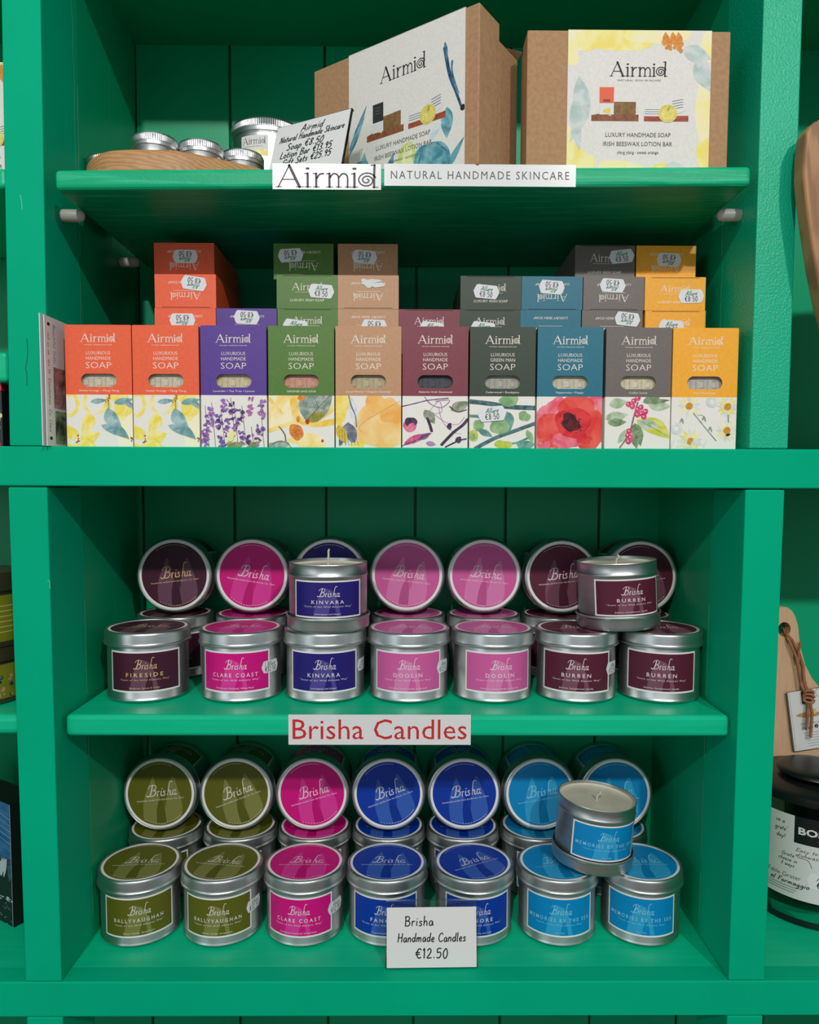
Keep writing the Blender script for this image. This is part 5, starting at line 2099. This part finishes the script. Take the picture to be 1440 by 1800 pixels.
# ================================================================== THE BAY ON THE RIGHT
# oak board hanging out in front of the upright
YO = -.0195
ol = [(1650, 176), (1560, 186), (1490, 204), (1450, 213), (1439, 216), (1424, 221), (1413, 230), (1407.5, 242), (1404, 275), (1403, 317), (1406, 350), (1410, 382), (1417, 430), (1424, 475), (1432, 515), (1439, 547), (1452, 600), (1468, 640), (1495, 690), (1530, 730), (1580, 758), (1650, 768)]
pl = [P(x, y, YO) for x, y in ol]
pl = [(p.x, p.z) for p in pl]
xm = pl[-1][0]
pl[0] = (xm, pl[0][1])
pts = pl + [(2 * xm - x, z) for x, z in reversed(pl[1:-1])]  # out-of-view part widened to keep light out of the bay behind
cx, cz = xm, min(z for x, z in pts)
t = thing('oak_paddle', 'large oiled oak board at the right edge, in front of the upright', 'board', (cx, YO, cz))
mb = MB()
mb.prism([(x - cx, z - cz) for x, z in pts], -.009, .009, M_OAK2)
mb.build('board_blade', t, bevel=.003)
mb = MB()
q0, q1 = P(1424, 221, YO), P(1452, 206, YO)
mb.tube([(q0.x - cx, -.004, q0.z - cz - .002), (q0.x - cx + .008, -.004, q0.z - cz + .004), (q1.x - cx, -.004, q1.z - cz + .001), (q1.x - cx + .03, -.003, q1.z - cz + .004), (0, .0, q1.z - cz + .02), (0, .028, q1.z - cz + .03)], .0007, M_WHITE, 8)
mb.build('hanging_cord', t, smooth=50)

# beech paddle board leaning at the back, with leather cord
YP_ = .2138
axp = P(1376, 1107, YP_)
rt = [(1376, 1067.5), (1385, 1068.5), (1393, 1075), (1398.5, 1085), (1403, 1101), (1405, 1122), (1409, 1145), (1416, 1170), (1427, 1192), (1440, 1208), (1462, 1226), (1480, 1246), (1488, 1280)]
R_ = [P(x, y, YP_) for x, y in rt]
R_ = [(p.x - axp.x, p.z - Z_BOT) for p in R_]
R_ += [(R_[-1][0], .016), (R_[-1][0] - .012, .0)]
# the left half mirrors the right, cut where the side panel stands
pts = [(-x, z) for x, z in reversed(R_) if x > 1e-6] + R_
lim = XR + PW + .002 - axp.x
pts = [(max(x, lim), z) for x, z in pts]
t = thing('paddle_board', 'pale beech paddle board with leather cord leaning in the right bay', 'board', (axp.x, YP_, Z_BOT + .0005))
hc = P(1379, 1107, YP_)
hx, hzz = hc.x - axp.x, hc.z - Z_BOT
HR = .0078
mb = MB()
n = 24
hole = [(hx + HR * cos(2 * pi * i / n), hzz + HR * 1.15 * sin(2 * pi * i / n)) for i in range(n)]
bm = bmesh.new()
# face with a drilled hole, triangulated then thickened
ov = [bm.verts.new((x, 0, z)) for x, z in pts]
oe = [bm.edges.new((ov[i], ov[(i + 1) % len(ov)])) for i in range(len(ov)) if (ov[i].co - ov[(i + 1) % len(ov)].co).length > 1e-9]
hv = [bm.verts.new((x, 0, z)) for x, z in hole]
he = [bm.edges.new((hv[i], hv[(i + 1) % n])) for i in range(n)]
bmesh.ops.remove_doubles(bm, verts=bm.verts, dist=1e-6)
bmesh.ops.triangle_fill(bm, use_beauty=True, edges=bm.edges)
bmesh.ops.recalc_face_normals(bm, faces=bm.faces)
ex = bmesh.ops.extrude_face_region(bm, geom=list(bm.faces))
for v in ex['geom']:
    if isinstance(v, bmesh.types.BMVert):
        v.co.y += .014
bmesh.ops.recalc_face_normals(bm, faces=bm.faces)
me = bpy.data.meshes.new('board_blade')
bm.to_mesh(me)
bm.free()
me.materials.append(M_BEECH)
put('board_blade', me, t)


def lp(x, y, Y=YP_):
    p = P(x, y, Y)
    return (p.x - axp.x, Y - YP_, p.z - Z_BOT)


mb = MB()
Yc = YP_ - .004
mb.tube([lp(1374, 1105, YP_ + .012), lp(1376, 1107, YP_ + .002), lp(1382, 1114, Yc), lp(1392, 1126, Yc), lp(1404, 1148, Yc), lp(1412, 1170, Yc), lp(1413, 1190, Yc), lp(1416, 1206, Yc - .004), lp(1422, 1220, Yc - .006)], .0019, M_LEATHER, 8)
mb.tube([lp(1375, 1108, YP_ + .012), lp(1378, 1112, YP_ + .002), lp(1388, 1128, Yc - .002), lp(1400, 1156, Yc - .003), lp(1404, 1180, Yc - .003), lp(1408, 1204, Yc - .004), lp(1418, 1222, Yc - .007)], .0017, M_LEATHER, 8)
mb.tube([lp(1408, 1128, Yc - .001), lp(1404, 1148, Yc - .003), lp(1404, 1165, Yc - .003)], .0015, M_LEATHER, 8)
# the knot
for k in range(3):
    c0 = lp(1422, 1219 + 7 * k, Yc - .008)
    mb.tube([(c0[0] + .0052 * cos(a * .7), c0[1] - .0025 * sin(a * .7 + k), c0[2] + .0034 * sin(a * .7) + .0008 * a * .3) for a in range(10)], .0019, M_LEATHER, 8)
mb.tube([lp(1421, 1236, Yc - .008), lp(1420, 1255, Yc - .008), lp(1418, 1280, Yc - .008)], .0018, M_LEATHER, 8)
mb.tube([lp(1424, 1236, Yc - .009), lp(1428, 1255, Yc - .009), lp(1425, 1296, Yc - .009)], .0019, M_LEATHER, 8)
mb.build('leather_cord', t, smooth=50)

# booklet tag tied in the cord
a0 = P(1385, 1219, YP_ - .008)
t = thing('tag_booklet', 'white booklet tag with black square tied to the beech board', 'tag', (a0.x, YP_ - .0055, a0.z), (0, radians(-9), 0))
wT, hT = .058, .074
mb = MB()
mb.box(.0, wT, .0012, .0020, -hT, 0, mat('booklet_brown', (110, 96, 82), .6))
for k in range(2):
    mb.box(.0012, wT, .0002 + k * .0005, .0005 + k * .0005, -hT, -.0004, M_WHITE)
mb.box(.003, wT, -.0004, .0001, -hT, 0, M_WHITE)
cv = CV()
cv.rect(.017, -.0165, .031, -.001, M_INK)
cv.rect(.0185, -.0105, .0215, -.0092, M_WHITE)
cv.rect(.027, -.0105, .0295, -.0092, M_WHITE)
cv.ring(.040, -.005, .005, .0055, M_GREYINK, 30)
cv.leaf((.007, -.030), (.045, -.032), .007, wc('photo_board', (200, 160, 110), (170, 120, 80), 300))
cv.ell(.028, -.0275, .006, .003, wc('photo_cheese', (226, 200, 120), (210, 180, 90), 300), jit=.2)
cv.text(.026, -.0415, 'SERVING BOARD', .0020, M_GREYINK, width=.028)
cv.hand(.020, -.0465, 'Geneva', .0038, M_INK, pen=.0005, width=.013, slant=.3)
cv.ell(.031, -.0462, .0024, .0024, M_INK)
cv.text(.031, -.0462, 'S', .0024, M_WHITE)
for k in range(6):
    cv.rect(.014 + .001 * k, -.0535 - .0033 * k, .038, -.0531 - .0033 * k, M_GREYINK)
cv.emit(mb, front_map(0, -.0004, 0))
mb.build('booklet', t)

# glass cheese grater jar
YJ = .1415
pj = P(1428, 1500, YJ)
t = thing('grater_jar', 'glass cheese grater jar with black lid standing in the right bay', 'grater', (pj.x, YJ, Z_BOT + .0003))


def zj(y, yy=.106, x=1357):
    return P(x, y, yy).z - Z_BOT


RJ = .0680
zg0, zg1, zl1 = zj(1608), zj(1405), zj(1387)
zk = P(1365, 1352, YJ).z - Z_BOT
mb = MB()
mb.lathe([(RJ * .93, zg0), (RJ * .93, .0003), (RJ * .97, 0), (RJ * 1.02, .002), (RJ * 1.03, .008), (RJ * 1.01, zg0 - .001), (RJ * .99, zg0), (RJ * .93, zg0)], M_BLACK, 64, caps=False)
mb.build('jar_base', t, smooth=35)
mb = MB()
mb.lathe([(RJ, zg0 + .0004), (RJ, zg1)], M_GLASS, 64, caps=False)
body = mb.build('glass_body', t, smooth=35)
mb = MB()
mb.lathe([(.0, zg0 + .0002), (.020, zg0 + .0004), (.020, zg1 * .45), (.030, zg1 * .5), (.030, zg1)], M_BLACK, 40)
mb.build('grater_core', t, smooth=35)
mb = MB()
mb.lathe([(RJ * .93, zg1 - .002), (RJ * 1.02, zg1 + .0002), (RJ * 1.03, zg1 + .002), (RJ * 1.02, zl1 - .003), (RJ * .94, zl1), (.026, zl1 + .001), (.022, zl1 + .003)], M_BLACK, 64)
lid = mb.build('lid', t, smooth=40)
mb = MB()
kt = zk - .001
kr = P(1428, 1352, YJ).x - P(1365, 1352, YJ).x
mb.lathe([(.022, zl1 + .001), (.020, zl1 + (kt - zl1) * .3), (.021, kt - .0048), (kr * .80, kt - .0040), (kr * .95, kt - .0024), (kr, kt), (kr * .97, kt + .0026), (kr * .86, kt + .0046), (kr * .6, kt + .0056), (.0, kt + .0060)], M_BLACK, 64)
mb.build('knob', lid, smooth=50)
# printed paper band
zb0, zb1 = zj(1567), zj(1425)
hh = zb1 - zb0
cv = CV(dl=.00001, l0=.0003)
PG = mat('jar_label_grey', (214, 214, 210), .55)
w = RJ * 2.6
cv.rect(-w / 2, 0, w / 2, hh, PG)
cv.rect(-.026, hh * .68, .026, hh, M_BLACK)
cv.text(0, hh * .835, 'BOSKA', .0072, M_WHITE, width=.044, bold=.03)
cv.text(0, hh * .745, 'food tools', .0014, M_GREYINK)
cv.hand(-.041, hh * .90, 've a', .0046, M_INK, pen=.0006, slant=.2)
cv.hand(-.040, hh * .81, "grate'", .0046, M_INK, pen=.0006, slant=.2)
cv.hand(-.040, hh * .72, 'day!', .0046, M_INK, pen=.0006, slant=.2)
cv.hand(.000, hh * .605, 'Easy to handle &', .0038, M_INK, pen=.0005, slant=.3, width=.048)
cv.hand(-.002, hh * .545, 'dishwasher safe', .0038, M_INK, pen=.0005, slant=.3, width=.044)
cv.hand(-.032, hh * .515, 'Grate', .0040, M_INK, pen=.0005, slant=.3, width=.013)
cv.hand(-.032, hh * .455, 'cheese in', .0038, M_INK, pen=.0005, slant=.3, width=.019)
cv.hand(-.032, hh * .395, '3 ways', .0038, M_INK, pen=.0005, slant=.3, width=.014)
cv.stroke([(-.022, hh * .51), (-.012, hh * .50), (-.008, hh * .42)], .0005, M_INK)
cv.text(-.036, hh * .26, 'Table Grater', .0046, M_GREYINK, width=.036)
cv.hand(-.030, hh * .185, 'al Formaggio', .0048, M_INK, pen=.0008, slant=.3, width=.040)
for k in range(3):
    cv.rect(-.052, hh * (.125 - .03 * k), -.020 - .002 * k, hh * (.125 - .03 * k) + .0006, M_GREYINK)
cv.push(.004, hh * .27, 0, 1.3, 1.3)
cv.poly(sticker_shape(), M_STICK)
cv.hand(0, .0030, 'Allure', .0042, M_STICKGREEN, pen=.0006, width=.0115, slant=.4)
cv.hand(.002, -.0025, '\u20ac6.95', .0055, M_INK, pen=.0007, width=.015, slant=.1)
cv.pop()
mb = MB()
cv.emit(mb, cyl_map(RJ, zb0), step=.005)
lb = mb.build('label', body, smooth=60)
lb.rotation_euler = (0, 0, az(pj.x, YJ, 7))
